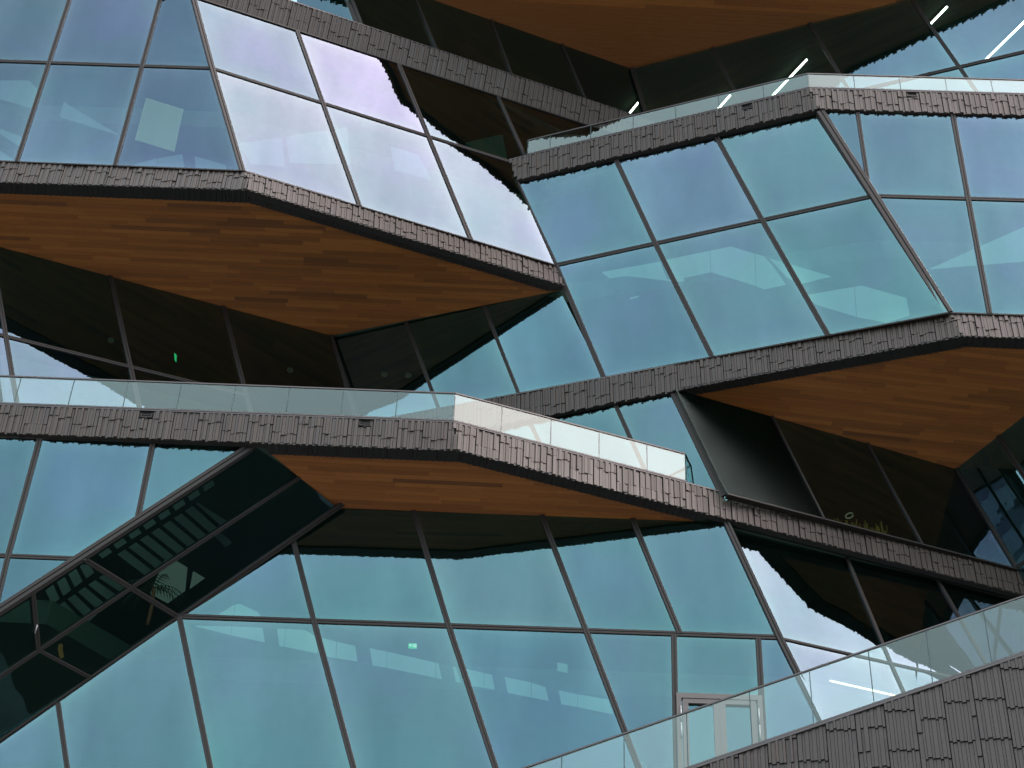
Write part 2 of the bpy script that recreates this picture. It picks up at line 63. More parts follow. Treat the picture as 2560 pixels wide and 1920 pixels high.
BAL = {'B1':{'h':1.1600000000000008,'p':[(-14.949,41.99,43.96),(-13.471,41.971,43.96),(-12.006,41.951,43.96),(-10.518,41.931,43.96),(-9.054,41.911,43.96),(-7.568,41.892,43.96),(-6.083,41.872,43.96),(-4.599,41.852,43.96),(-3.115,41.832,43.96),(-1.538,41.811,43.96),(-0.24,42.196,43.96),(1.129,42.603,43.96),(2.484,43.005,43.96),(3.84,43.408,43.96),(4.943,43.735,43.96)]},'B4':{'h':0.8200000000000005,'p':[(0.139,42.814,57.16),(0.844,42.559,57.16),(2.107,42.101,57.16),(3.421,41.625,57.16),(4.717,41.155,57.16),(6.023,40.681,57.16),(7.36,40.197,57.16),(8.693,39.714,57.16),(10.108,39.683,57.16),(11.518,39.651,57.16),(12.94,39.62,57.16),(14.349,39.588,57.16),(15.756,39.557,57.16),(17.176,39.526,57.16)]},'B6':{'h':1.755377630886997,'p':[(-1.326,44.498,31.859),(0.137,44.059,32.248),(1.651,43.605,32.651),(3.144,43.157,33.049),(4.642,42.707,33.448),(6.148,42.256,33.849),(7.585,41.824,34.232),(8.998,41.401,34.609),(10.371,40.989,34.975),(11.748,40.576,35.341),(13.153,40.154,35.716),(14.538,39.739,36.085)]}}
WINDOW_GLOWS = {'C':[[(2.597,43.967,53.04),(4.331,43.373,52.962),(4.546,43.475,52.238),(3.243,43.93,52.26)],[(3.386,43.889,52.223),(4.993,43.31,52.265),(5.063,43.329,52.088),(3.45,43.959,51.846)],[(4.497,43.31,52.977),(5.784,42.857,52.969),(5.813,43.034,52.208),(4.711,43.424,52.209)],[(5.807,42.85,52.963),(6.417,42.636,52.959),(7.097,42.504,52.516),(7.11,42.779,51.383),(5.836,43.027,52.202)],[(7.12,42.498,52.51),(7.371,42.45,52.342),(7.615,42.464,51.933),(7.963,42.521,51.203),(7.347,42.741,51.194),(7.132,42.776,51.363)],[(7.542,42.419,52.225),(9.231,42.085,51.153),(8.348,42.406,51.117),(7.982,42.446,51.48)],[(8.504,42.461,50.669),(9.872,41.993,50.607),(9.884,42.237,49.597),(8.795,42.452,50.288)],[(9.894,41.986,50.602),(10.083,41.921,50.594),(11.286,41.678,49.854),(11.341,41.803,49.267),(10.691,42.052,49.188),(9.905,42.234,49.578)]],'C2':[[(12.049,41.413,50.92),(16.753,40.907,53.737),(16.485,41.218,51.578)]],'A':[[(-14.272,41.054,56.483),(-12.407,41.165,55.152),(-14.272,41.121,55.828)],[(-16.414,40.993,57.366),(-15.518,40.975,57.414),(-15.15,41.013,56.999),(-15.181,41.098,56.171),(-16.258,41.075,56.541)],[(-15.823,41.306,54.238),(-15.307,41.341,53.825),(-15.74,41.35,53.802)],[(-16.002,41.211,55.185),(-15.23,41.236,54.841),(-15.248,41.276,54.458),(-15.966,41.23,54.994)],[(-11.722,41.291,53.826),(-11.046,41.249,54.144),(-10.976,41.283,53.803)],[(-11.024,41.249,54.145),(-10.31,41.216,54.372),(-10.169,41.271,53.814),(-10.967,41.283,53.803)],[(-9.927,41.218,54.297),(-8.944,41.238,53.973),(-8.903,41.253,53.818),(-9.831,41.268,53.801)]],'B':[[(-8.675,41.29,55.138),(-7.48,41.675,56.032),(-7.253,41.749,54.726),(-8.213,41.439,54.36)],[(-7.362,41.713,56.166),(-5.6,42.281,57.508),(-5.359,42.359,55.767),(-7.125,41.79,54.968)],[(-4.197,42.734,57.235),(-3.322,43.016,57.22),(-2.845,43.17,56.192),(-3.982,42.803,56.151)]],'G':[[(-4.761,45.709,39.476),(-4.371,45.712,39.376),(-4.343,45.762,38.882),(-4.633,45.763,38.929)],[(-4.347,45.712,39.368),(-3.85,45.713,39.26),(-3.753,45.76,38.793),(-4.327,45.762,38.878)],[(-3.459,45.711,39.207),(-2.988,45.711,39.112),(-2.983,45.761,38.634),(-3.341,45.762,38.687)],[(-2.972,45.711,39.113),(-1.677,45.715,38.824),(-1.65,45.761,38.373),(-2.971,45.761,38.63)],[(-1.661,45.715,38.816),(-1.599,45.715,38.805),(-1.483,45.761,38.335),(-1.634,45.761,38.365)],[(-1.21,45.715,38.73),(-1.131,45.718,38.688),(-0.974,45.76,38.253),(-1.108,45.761,38.27)],[(-0.841,45.716,38.655),(-0.375,45.717,38.548),(-0.363,45.762,38.112),(-0.664,45.762,38.167)],[(-0.364,45.718,38.544),(-0.162,45.718,38.502),(-0.068,45.76,38.071),(-0.352,45.762,38.113)],[(0.177,45.717,38.449),(0.886,45.717,38.307),(0.891,45.762,37.874),(0.279,45.763,37.982)],[(0.901,45.718,38.299),(1.264,45.723,38.179),(1.358,45.762,37.783),(0.903,45.762,37.87)],[(1.616,45.724,38.096),(2.114,45.725,37.991),(2.116,45.762,37.628),(1.694,45.764,37.699)],[(2.125,45.725,37.992),(3.039,45.721,37.852),(3.042,45.763,37.446),(2.127,45.763,37.624)],[(-8.195,45.752,39.727),(-7.223,45.731,39.744),(-7.208,45.757,39.489)],[(-7.207,45.73,39.745),(-6.384,45.715,39.733),(-6.277,45.758,39.297),(-7.191,45.757,39.481)],[(-5.993,45.708,39.726),(-5.771,45.704,39.726),(-5.753,45.76,39.181),(-5.879,45.76,39.198)],[(-5.756,45.703,39.726),(-5.232,45.694,39.711),(-4.809,45.715,39.427),(-4.855,45.759,39.012),(-5.737,45.76,39.177)],[(-7.637,45.702,40.101),(-7.229,45.658,40.448),(-7.195,45.694,40.096)],[(-7.213,45.658,40.449),(-7.075,45.652,40.478),(-6.577,45.667,40.24),(-6.483,45.679,40.103),(-7.179,45.694,40.097)]]}
BOARD = [(-11.84,41.25,57.175),(-10.61,41.281,56.71),(-10.633,41.477,54.809),(-11.91,41.447,55.272)]
LIGHTS = [[(13.687,42.328,64.94),(14.131,41.606,64.94)],[(8.662,45.65,64.94),(9.677,44.032,64.94)],[(6.796,46.359,64.94),(7.189,45.705,64.94)],[(15.82,43.676,64.94),(17.238,41.43,64.94)],[(3.684,46.736,64.94),(4.005,46.175,64.94)]]
LIGHT2 = [[(8.795,45.577,38.72),(10.735,46.107,38.72)]]
EXIT = [(-2.442,45.763,39.482),(-2.217,45.759,39.478),(-2.208,45.772,39.351),(-2.434,45.776,39.354)]
EXIT2 = [(-10.378,46.104,50.778),(-10.294,46.122,50.694),(-10.261,46.104,50.389),(-10.322,46.094,50.482)]
SQUARE = [(1.571,46.099,39.342),(1.851,46.099,39.29),(1.856,46.125,39.037),(1.587,46.125,39.089)]
VENTS = [(6.799,40.27,56.96),(11.83,39.596,56.96),(-9.834,41.803,43.74),(-3.914,41.739,43.74)]
DOOR = [(4.616,44.835,37.358),(6.834,44.79,37.365),(6.86,45.074,34.612),(4.642,45.119,34.601)]
HANDLE = [(-11.866,43.643,37.746),(-11.912,43.776,37.589)]
PLATES = {6:[(-8.0,40.95),(-3.1,39.15),(-1.5,38.15),(4.9,37.35),(9.2,39.35),(20.2,39.35)],5:[(-22.0,40.085),(-11.039,39.932),(-5.451,41.503),(4.379,46.618),(20.0,40.979)],4:[(-22.0,41.78),(-9.42,41.604),(-0.042,44.328),(9.331,40.163),(22.0,39.871)],3:[(-22.0,41.082),(-8.075,40.888),(1.559,44.244),(10.727,41.902),(22.0,41.642)],2:[(-22.0,42.263),(-3.14,47.389),(12.123,41.341),(22.0,41.114)],1:[(-20.137,42.343),(-1.538,42.161),(14.773,47.004),(19.0,41.103)],0:[(-22.0,44.434),(-11.803,44.449),(-9.496,46.508),(7.891,46.161),(16.843,48.637),(18.0,46.943)],-1:[(-22.0,47.7),(-1.326,45.198),(14.538,40.439),(22.0,39.7)]}
LEV = {3:52.76,4:57.16,5:61.56,6:65.96,2:48.36,1:43.96,0:39.32,-1:32.0}
JPANELS = [[(-7.503,44.394,44.012),(-7.69,44.42,43.839),(-6.971,45.245,43.674),(-6.79,45.219,43.842)],[(-7.786,44.433,43.75),(-7.972,44.459,43.577),(-7.243,45.284,43.421),(-7.064,45.258,43.588)],[(-8.068,44.472,43.489),(-8.253,44.498,43.317),(-7.514,45.322,43.169),(-7.336,45.297,43.335)],[(-8.348,44.511,43.229),(-8.532,44.536,43.059),(-7.784,45.361,42.918),(-7.606,45.335,43.084)],[(-8.627,44.549,42.971),(-8.81,44.575,42.801),(-8.052,45.399,42.669),(-7.875,45.374,42.833)],[(-8.905,44.588,42.714),(-9.087,44.613,42.546),(-8.319,45.437,42.421),(-8.143,45.412,42.584)],[(-9.181,44.626,42.459),(-9.362,44.651,42.291),(-8.585,45.475,42.174),(-8.409,45.45,42.337)],[(-9.455,44.664,42.205),(-9.636,44.689,42.038),(-8.849,45.513,41.928),(-8.675,45.488,42.09)],[(-9.728,44.701,41.952),(-9.908,44.726,41.786),(-9.112,45.55,41.684),(-8.938,45.526,41.845)],[(-10.0,44.739,41.7),(-10.179,44.764,41.535),(-9.373,45.588,41.44),(-9.201,45.563,41.601)],[(-10.27,44.776,41.45),(-10.448,44.801,41.286),(-9.634,45.625,41.198),(-9.462,45.6,41.358)],[(-7.676,43.5,43.425),(-7.918,43.536,43.198),(-7.856,43.679,43.119),(-7.617,43.645,43.341)],[(-8.042,43.555,43.081),(-8.282,43.591,42.856),(-8.216,43.731,42.784),(-7.978,43.697,43.005)],[(-8.406,43.61,42.74),(-8.645,43.646,42.517),(-8.573,43.783,42.451),(-8.338,43.749,42.67)],[(-8.767,43.664,42.402),(-9.004,43.7,42.179),(-8.928,43.835,42.12),(-8.694,43.801,42.338)],[(-9.126,43.719,42.065),(-9.362,43.754,41.845),(-9.281,43.886,41.791),(-9.048,43.852,42.008)],[(-9.483,43.772,41.731),(-9.717,43.808,41.512),(-9.631,43.937,41.465),(-9.4,43.903,41.68)],[(-9.837,43.826,41.4),(-10.069,43.861,41.182),(-9.979,43.987,41.141),(-9.749,43.954,41.355)],[(-10.188,43.879,41.07),(-10.419,43.913,40.854),(-10.324,44.037,40.819),(-10.096,44.004,41.031)],[(-10.537,43.931,40.743),(-10.766,43.966,40.528),(-10.667,44.087,40.499),(-10.441,44.054,40.71)],[(-10.714,45.064,40.836),(-10.876,45.093,40.68),(-10.289,45.654,40.646),(-10.114,45.604,40.832)],[(-10.96,45.108,40.6),(-11.121,45.136,40.445),(-10.554,45.73,40.366),(-10.38,45.68,40.551)],[(-11.204,45.151,40.365),(-11.365,45.18,40.211),(-10.818,45.805,40.087),(-10.644,45.755,40.271)],[(-11.447,45.194,40.131),(-11.607,45.223,39.978),(-11.081,45.879,39.81),(-10.908,45.83,39.993)],[(-11.689,45.237,39.899),(-11.849,45.265,39.746),(-11.342,45.954,39.534),(-11.17,45.905,39.716)],[(-11.01,44.005,40.298),(-11.185,44.038,40.129),(-11.03,44.335,39.986),(-10.855,44.293,40.163)],[(-11.275,44.054,40.041),(-11.449,44.087,39.873),(-11.295,44.397,39.718),(-11.12,44.356,39.894)],[(-11.539,44.103,39.786),(-11.712,44.135,39.618),(-11.558,44.459,39.451),(-11.384,44.418,39.627)],[(-11.801,44.152,39.532),(-11.973,44.184,39.365),(-11.819,44.521,39.186),(-11.647,44.48,39.361)],[(-6.555,45.947,44.003),(-6.732,45.964,43.845),(-7.262,45.414,43.914),(-7.1,45.39,44.066)],[(-6.824,45.974,43.764),(-7.0,45.991,43.606),(-7.507,45.451,43.686),(-7.345,45.427,43.836)],[(-7.091,46.0,43.525),(-7.267,46.018,43.368),(-7.75,45.487,43.458),(-7.589,45.463,43.608)],[(-7.357,46.027,43.288),(-7.532,46.045,43.132),(-7.992,45.523,43.231),(-7.832,45.5,43.381)],[(-7.622,46.054,43.052),(-7.796,46.071,42.896),(-8.233,45.559,43.006),(-8.074,45.536,43.155)]]
JPALE = [[(-9.572,46.849,42.966),(-8.968,47.128,43.199),(-9.01,47.725,42.629),(-9.449,47.803,42.207),(-9.908,47.412,42.191)],[(-8.778,47.206,43.281),(-7.953,47.561,43.624),(-8.88,47.733,42.726)]]
COLUMN = [(3.107,46.814,67.326),(3.18,47.063,64.302)]
GLOW_PANELS = [[(-1.881,44.006,59.276),(-1.048,44.274,60.01),(-0.864,44.334,59.007),(-1.868,44.01,59.011)],[(-1.026,44.281,60.06),(-0.71,44.383,60.299),(-0.48,44.457,59.004),(-0.855,44.337,59.012)]]
DOWN = [(-3.954,46.793,50.973),(-3.202,46.582,50.747),(-3.244,46.311,51.908),(-12.069,44.889,49.873),(-6.836,46.523,50.683)]
GLINT = [(9.9,46.107,45.239),(9.405,45.944,44.93),(10.75,46.375,45.135)]
PENDANT = (-11.503,45.165,38.235)
CHROME = [(3.579,45.946,35.8),(3.574,45.726,35.8),(3.65,45.652,35.8),(3.794,45.657,35.8),(3.882,45.735,35.8),(3.937,45.917,35.8)]
PALM = (-9.418,45.373,40.658)

# ------------------------------------------------------------------ materials
def mat(name, base, rough=0.6, metal=0.0, spec=0.5):
    m = bpy.data.materials.new(name); m.use_nodes = True
    b = m.node_tree.nodes['Principled BSDF']
    b.inputs['Base Color'].default_value = (*base, 1); b.inputs['Roughness'].default_value = rough
    b.inputs['Metallic'].default_value = metal; b.inputs['Specular IOR Level'].default_value = spec
    return m
def N(m, t, **kw):
    n = m.node_tree.nodes.new(t)
    for k, v in kw.items(): setattr(n, k, v)
    return n
def LK(m, a, b): m.node_tree.links.new(a, b)
def ramp(m, stops, src=None):
    r = N(m, 'ShaderNodeValToRGB'); e = r.color_ramp.elements
    while len(e) > 1: e.remove(e[0])
    e[0].position = stops[0][0]; e[0].color = (*stops[0][1], 1)
    for p, c in stops[1:]:
        q = e.new(p); q.color = (*c, 1)
    if src: LK(m, src, r.inputs[0])
    return r
def mixc(m, mode, fac, a, b):
    x = N(m, 'ShaderNodeMix'); x.data_type = 'RGBA'; x.blend_type = mode
    for i, v in ((0, fac), (6, a), (7, b)):
        if isinstance(v, (int, float)): x.inputs[i].default_value = v
        elif isinstance(v, tuple): x.inputs[i].default_value = (*v, 1)
        else: LK(m, v, x.inputs[i])
    return x.outputs[2]
def noise(m, scale, detail=4, rough=0.55, vec=None):
    n = N(m, 'ShaderNodeTexNoise'); n.inputs['Scale'].default_value = scale; n.inputs['Detail'].default_value = detail; n.inputs['Roughness'].default_value = rough
    if vec: LK(m, vec, n.inputs['Vector'])
    return n
def math_(m, op, a, b=None, c=None):
    x = N(m, 'ShaderNodeMath'); x.operation = op
    for i, v in enumerate((a, b, c)):
        if v is None: continue
        if isinstance(v, (int, float)): x.inputs[i].default_value = v
        else: LK(m, v, x.inputs[i])
    return x.outputs[0]

def ceramic(name, base, var, rough):
    m = mat(name, base, rough); b = m.node_tree.nodes['Principled BSDF']
    g = N(m, 'ShaderNodeNewGeometry'); oi = N(m, 'ShaderNodeObjectInfo')
    lo = tuple(c * (1 - var) for c in base); hi = tuple(c * (1 + var) for c in base)
    r = ramp(m, [(0, lo), (0.5, base), (1, hi)], oi.outputs['Random'])
    n = noise(m, 1.3, 5, 0.6, g.outputs['Position']); r2 = ramp(m, [(0.3, (0.84, 0.83, 0.82)), (0.7, (1.1, 1.1, 1.1))], n.outputs['Fac'])
    n3 = noise(m, 30, 3, 0.6, g.outputs['Position']); r3_ = ramp(m, [(0.3, (0.93, 0.93, 0.93)), (0.7, (1.06, 1.06, 1.06))], n3.outputs['Fac'])
    c = mixc(m, 'MULTIPLY', 1.0, r.outputs[0], r2.outputs[0]); c = mixc(m, 'MULTIPLY', 1.0, c, r3_.outputs[0])
    LK(m, c, b.inputs['Base Color'])
    LK(m, math_(m, 'MULTIPLY_ADD', oi.outputs['Random'], 0.16, rough - 0.08), b.inputs['Roughness'])
    return m
M_tile = ceramic('glazed_ceramic_tile', (0.043, 0.0345, 0.0275), 0.24, 0.52)
M_tile_dark = ceramic('dark_ceramic_tile', (0.026, 0.024, 0.023), 0.2, 0.55)
M_core = mat('black_backing', (0.02, 0.02, 0.02), 0.9)
M_metal = mat('bronze_anodised_aluminium', (0.024, 0.022, 0.0205), 0.5, 0.0, 0.3)
M_gap = mat('black_gasket', (0.015, 0.015, 0.015), 0.7)
M_rail = mat('grey_handrail_metal', (0.06, 0.057, 0.057), 0.42, 0.1)
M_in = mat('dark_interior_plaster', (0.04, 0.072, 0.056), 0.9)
M_in2 = mat('interior_blind_grey', (0.22, 0.26, 0.26), 0.8)
M_board = mat('beige_notice_board', (0.62, 0.56, 0.42), 0.9)
M_door = mat('grey_painted_door_metal', (0.11, 0.10, 0.095), 0.45)
M_hinge = mat('white_hinge_metal', (0.4, 0.4, 0.4), 0.3, 0.2)
M_leaf = mat('palm_leaf_green', (0.05, 0.10, 0.05), 0.6)
M_pot = mat('terracotta_pot', (0.35, 0.13, 0.07), 0.8)

def wood_material():
    m = mat('cedar_plank_wood', (0.25, 0.11, 0.04), 0.55); b = m.node_tree.nodes['Principled BSDF']
    g = N(m, 'ShaderNodeNewGeometry'); oi = N(m, 'ShaderNodeObjectInfo')
    r = ramp(m, [(0, (0.17, 0.068, 0.022)), (0.07, (0.25, 0.094, 0.024)), (0.5, (0.32, 0.12, 0.028)), (1, (0.40, 0.155, 0.036))], oi.outputs['Random'])
    mp = N(m, 'ShaderNodeMapping'); mp.inputs['Scale'].default_value = (0.9, 16, 1)
    LK(m, g.outputs['Position'], mp.inputs[0])
    n = noise(m, 1.4, 6, 0.65, mp.outputs[0]); n.noise_dimensions = '4D'; LK(m, math_(m, 'MULTIPLY', oi.outputs['Random'], 37.0), n.inputs['W'])
    r2 = ramp(m, [(0.28, (0.8, 0.78, 0.76)), (0.5, (1, 1, 1)), (0.75, (1.12, 1.1, 1.08))], n.outputs['Fac'])
    c = mixc(m, 'MULTIPLY', 1.0, r.outputs[0], r2.outputs[0])
    gr2 = noise(m, 9, 4, 0.6, mp.outputs[0]); r4 = ramp(m, [(0.3, (0.88, 0.87, 0.85)), (0.7, (1.1, 1.1, 1.1))], gr2.outputs['Fac']); c = mixc(m, 'MULTIPLY', 1.0, c, r4.outputs[0])
    kn = noise(m, 1.7, 2, 0.5, g.outputs['Position']); r3_ = ramp(m, [(0.70, (1, 1, 1)), (0.78, (0.8, 0.78, 0.76))], kn.outputs['Fac'])
    c = mixc(m, 'MULTIPLY', 1.0, c, r3_.outputs[0])
    LK(m, c, b.inputs['Base Color'])
    return m
M_wood = wood_material()

def coated_glass(name, lavender=0.0):
    """solar-control glass: a reflective coating whose colour shifts with the angle of incidence, dark tint in transmission"""
    m = bpy.data.materials.new(name); m.use_nodes = True; nt = m.node_tree; nt.nodes.clear()
    out = N(m, 'ShaderNodeOutputMaterial'); g = N(m, 'ShaderNodeNewGeometry'); oi = N(m, 'ShaderNodeObjectInfo')
    # anisotropy stains of tempered glass and slight waviness
    n1 = noise(m, 0.35, 3, 0.5, g.outputs['Position']); n2 = noise(m, 0.7, 2, 0.5, g.outputs['Position']); n3 = noise(m, 5, 3, 0.6, g.outputs['Position'])
    bp = N(m, 'ShaderNodeBump'); bp.inputs['Strength'].default_value = 1.0; bp.inputs['Distance'].default_value = 0.0035
    LK(m, n2.outputs['Fac'], bp.inputs['Height'])
    lw = N(m, 'ShaderNodeLayerWeight'); lw.inputs['Blend'].default_value = 0.5; LK(m, bp.outputs[0], lw.inputs['Normal'])
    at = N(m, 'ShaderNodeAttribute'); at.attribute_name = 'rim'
    f = math_(m, 'ADD', lw.outputs['Facing'], math_(m, 'MULTIPLY', math_(m, 'SUBTRACT', oi.outputs['Random'], 0.5), 0.05))
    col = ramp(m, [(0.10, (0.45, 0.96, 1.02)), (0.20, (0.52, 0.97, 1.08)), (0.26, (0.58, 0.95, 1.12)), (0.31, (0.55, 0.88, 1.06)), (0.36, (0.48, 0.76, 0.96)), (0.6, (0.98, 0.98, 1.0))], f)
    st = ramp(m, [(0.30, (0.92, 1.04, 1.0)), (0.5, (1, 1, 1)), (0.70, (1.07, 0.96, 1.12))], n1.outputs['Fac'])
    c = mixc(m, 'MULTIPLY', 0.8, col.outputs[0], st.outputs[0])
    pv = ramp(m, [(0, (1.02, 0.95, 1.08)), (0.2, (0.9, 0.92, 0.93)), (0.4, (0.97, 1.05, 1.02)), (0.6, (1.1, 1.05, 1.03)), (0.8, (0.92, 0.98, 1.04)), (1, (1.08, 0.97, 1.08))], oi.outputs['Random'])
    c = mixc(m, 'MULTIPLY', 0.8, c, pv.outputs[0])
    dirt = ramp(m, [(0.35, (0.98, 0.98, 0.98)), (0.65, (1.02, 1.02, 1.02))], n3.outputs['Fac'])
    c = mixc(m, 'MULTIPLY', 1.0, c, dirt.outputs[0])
    rim = ramp(m, [(0, (0.90, 0.91, 0.94)), (0.45, (0.98, 0.99, 0.99)), (1, (1.16, 1.18, 1.13))], at.outputs['Fac'])  # brighter edge reflections of bowed panes, painted into the tint
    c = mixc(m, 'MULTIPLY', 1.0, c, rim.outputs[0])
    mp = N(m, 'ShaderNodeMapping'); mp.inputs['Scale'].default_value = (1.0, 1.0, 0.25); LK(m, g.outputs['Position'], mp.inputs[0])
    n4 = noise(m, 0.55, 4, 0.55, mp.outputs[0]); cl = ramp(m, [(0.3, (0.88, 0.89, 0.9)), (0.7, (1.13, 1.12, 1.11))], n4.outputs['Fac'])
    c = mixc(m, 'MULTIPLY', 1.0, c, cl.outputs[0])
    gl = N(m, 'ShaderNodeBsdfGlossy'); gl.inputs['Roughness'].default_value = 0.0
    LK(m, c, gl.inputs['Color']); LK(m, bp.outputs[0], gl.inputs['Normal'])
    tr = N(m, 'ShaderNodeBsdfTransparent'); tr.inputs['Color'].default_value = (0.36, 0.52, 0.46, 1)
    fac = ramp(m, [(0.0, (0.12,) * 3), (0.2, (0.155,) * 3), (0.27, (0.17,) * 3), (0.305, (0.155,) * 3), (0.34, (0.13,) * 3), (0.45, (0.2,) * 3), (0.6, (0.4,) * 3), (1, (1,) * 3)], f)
    mx = N(m, 'ShaderNodeMixShader'); LK(m, fac.outputs[0], mx.inputs[0]); LK(m, tr.outputs[0], mx.inputs[1]); LK(m, gl.outputs[0], mx.inputs[2])
    # the rear face of each solid pane only lets light through
    t2 = N(m, 'ShaderNodeBsdfTransparent'); m2 = N(m, 'ShaderNodeMixShader')
    LK(m, g.outputs['Backfacing'], m2.inputs[0]); LK(m, mx.outputs[0], m2.inputs[1]); LK(m, t2.outputs[0], m2.inputs[2])
    LK(m, m2.outputs[0], out.inputs[0])
    return m
M_glass = coated_glass('coated_facade_glass')

def rail_glass():
    m = bpy.data.materials.new('balustrade_glass'); m.use_nodes = True; m.node_tree.nodes.clear()
    out = N(m, 'ShaderNodeOutputMaterial'); g = N(m, 'ShaderNodeNewGeometry')
    gl = N(m, 'ShaderNodeBsdfGlossy'); gl.inputs['Roughness'].default_value = 0.0; gl.inputs['Color'].default_value = (0.80, 1.0, 0.95, 1)
    tr = N(m, 'ShaderNodeBsdfTransparent'); tr.inputs['Color'].default_value = (0.84, 0.92, 0.89, 1)
    n = noise(m, 1.2, 4, 0.6, g.outputs['Position'])
    fr = N(m, 'ShaderNodeLayerWeight'); fr.inputs['Blend'].default_value = 0.5
    fac = math_(m, 'ADD', math_(m, 'MULTIPLY', fr.outputs['Facing'], 0.29), math_(m, 'MULTIPLY_ADD', n.outputs['Fac'], 0.015, 0.022))
    mx = N(m, 'ShaderNodeMixShader'); LK(m, fac, mx.inputs[0]); LK(m, tr.outputs[0], mx.inputs[1]); LK(m, gl.outputs[0], mx.inputs[2])
    t2 = N(m, 'ShaderNodeBsdfTransparent'); m2 = N(m, 'ShaderNodeMixShader')
    LK(m, g.outputs['Backfacing'], m2.inputs[0]); LK(m, mx.outputs[0], m2.inputs[1]); LK(m, t2.outputs[0], m2.inputs[2])
    LK(m, m2.outputs[0], out.inputs[0])
    return m
M_rglass = rail_glass()
def dimmed_glass():
    m = bpy.data.materials.new('dimmed_reflection_glass'); m.use_nodes = True; m.node_tree.nodes.clear()
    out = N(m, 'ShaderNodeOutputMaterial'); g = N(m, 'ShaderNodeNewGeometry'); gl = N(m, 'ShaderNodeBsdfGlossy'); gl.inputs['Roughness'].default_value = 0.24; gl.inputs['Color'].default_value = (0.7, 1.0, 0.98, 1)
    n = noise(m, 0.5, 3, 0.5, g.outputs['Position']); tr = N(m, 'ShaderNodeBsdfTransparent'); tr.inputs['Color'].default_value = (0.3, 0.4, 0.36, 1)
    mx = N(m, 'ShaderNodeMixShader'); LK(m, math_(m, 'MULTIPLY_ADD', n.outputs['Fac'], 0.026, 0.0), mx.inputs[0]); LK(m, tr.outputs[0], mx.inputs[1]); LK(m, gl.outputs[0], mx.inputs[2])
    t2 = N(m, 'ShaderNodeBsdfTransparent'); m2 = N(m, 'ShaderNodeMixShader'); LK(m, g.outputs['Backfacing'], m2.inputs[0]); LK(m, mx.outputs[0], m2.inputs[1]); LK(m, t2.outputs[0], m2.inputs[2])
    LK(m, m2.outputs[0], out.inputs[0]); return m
M_dimmed = dimmed_glass()  # for one facade pane: its sky reflection is dimmed and blurred in the material
M_seal = mat('green_glass_edge', (0.02, 0.05, 0.05), 0.3)

def emit(name, col, s):
    m = bpy.data.materials.new(name); m.use_nodes = True; m.node_tree.nodes.clear()
    o = N(m, 'ShaderNodeOutputMaterial'); e = N(m, 'ShaderNodeEmission'); e.inputs[0].default_value = (*col, 1); e.inputs[1].default_value = s
    LK(m, e.outputs[0], o.inputs[0]); return m
M_led = emit('led_strip_light', (1.0, 0.93, 0.84), 6.0)
M_ledw = emit('warm_strip_light', (1.0, 0.82, 0.4), 2.2)
M_glow = emit('pale_window_glow', (0.5, 0.95, 0.92), 0.105)  # flat glowing panels added close behind the glass, in place of distant daylight
M_glow2 = emit('pale_window_glow_blue', (0.5, 0.8, 0.95), 0.075)
M_exit = emit('lit_exit_sign_green', (0.03, 0.55, 0.2), .55)
M_exitw = emit('lit_exit_sign_white', (0.9, 1.0, 0.9), .55)
M_gold = emit('warm_lamp_glow', (1.0, 0.6, 0.2), 0.04)

# ------------------------------------------------------------------ helpers
def tag(o, label=None, cat=None, group=None, kind=None):
    if label: o['label'] = label
    if cat: o['category'] = cat
    if group: o['group'] = group
    if kind: o['kind'] = kind
    return o
def empty(name, loc, label, cat, group=None):
    o = bpy.data.objects.new(name, None); o.empty_display_size = 0.3; COL.objects.link(o); o.location = loc
    return tag(o, label, cat, group)
def obj(name, me, m, parent=None, mw=None):
    if m and not me.materials: me.materials.append(m)
    o = bpy.data.objects.new(name, me); COL.objects.link(o)
    M = mw if mw else Matrix.Identity(4)
    if parent:
        o.parent = parent; M = Matrix.Translation(-parent.location) @ M
    o.matrix_basis = M
    return o
def mesh(name, verts, faces, smooth=False):
    me = bpy.data.meshes.new(name); me.from_pydata([tuple(v) for v in verts], [], faces); me.update()
    if smooth:
        for p in me.polygons: p.use_smooth = True
    return me
def local(verts, c):
    return [Vector(v) - c for v in verts]
def centre(pts):
    return sum((Vector(p) for p in pts), Vector()) / len(pts)
def prism(name, pts, n, t0, t1, m, parent, kind=None):
    """closed solid: polygon pts swept along n from t0 to t1"""
    n = Vector(n); c = centre(pts); k = len(pts)
    P = [Vector(p) for p in pts]
    area = sum(((P[i] - c).cross(P[(i + 1) % k] - c) for i in range(k)), Vector())
    if area.dot(n) * (t0 - t1) < 0: P.reverse()          # first cap faces along t0 side
    v = local([p + n * t0 for p in P] + [p + n * t1 for p in P], c)
    f = [tuple(range(k)), tuple(reversed(range(k, 2 * k)))] + [(i, i + k, (i + 1) % k + k, (i + 1) % k) for i in range(k)]
    o = obj(name, mesh(name, v, f), m, parent, Matrix.Translation(c))
    if kind: o['kind'] = kind
    return o
CUBE = mesh('unit_block', [(x, y, z) for x in (0, 1) for y in (0, 1) for z in (0, 1)],
            [(0, 1, 3, 2), (4, 6, 7, 5), (0, 4, 5, 1), (2, 3, 7, 6), (0, 2, 6, 4), (1, 5, 7, 3)])
_blocks = {}
def block(m):
    if m.name not in _blocks:
        b = CUBE.copy(); b.materials.append(m); _blocks[m.name] = b
    return _blocks[m.name]
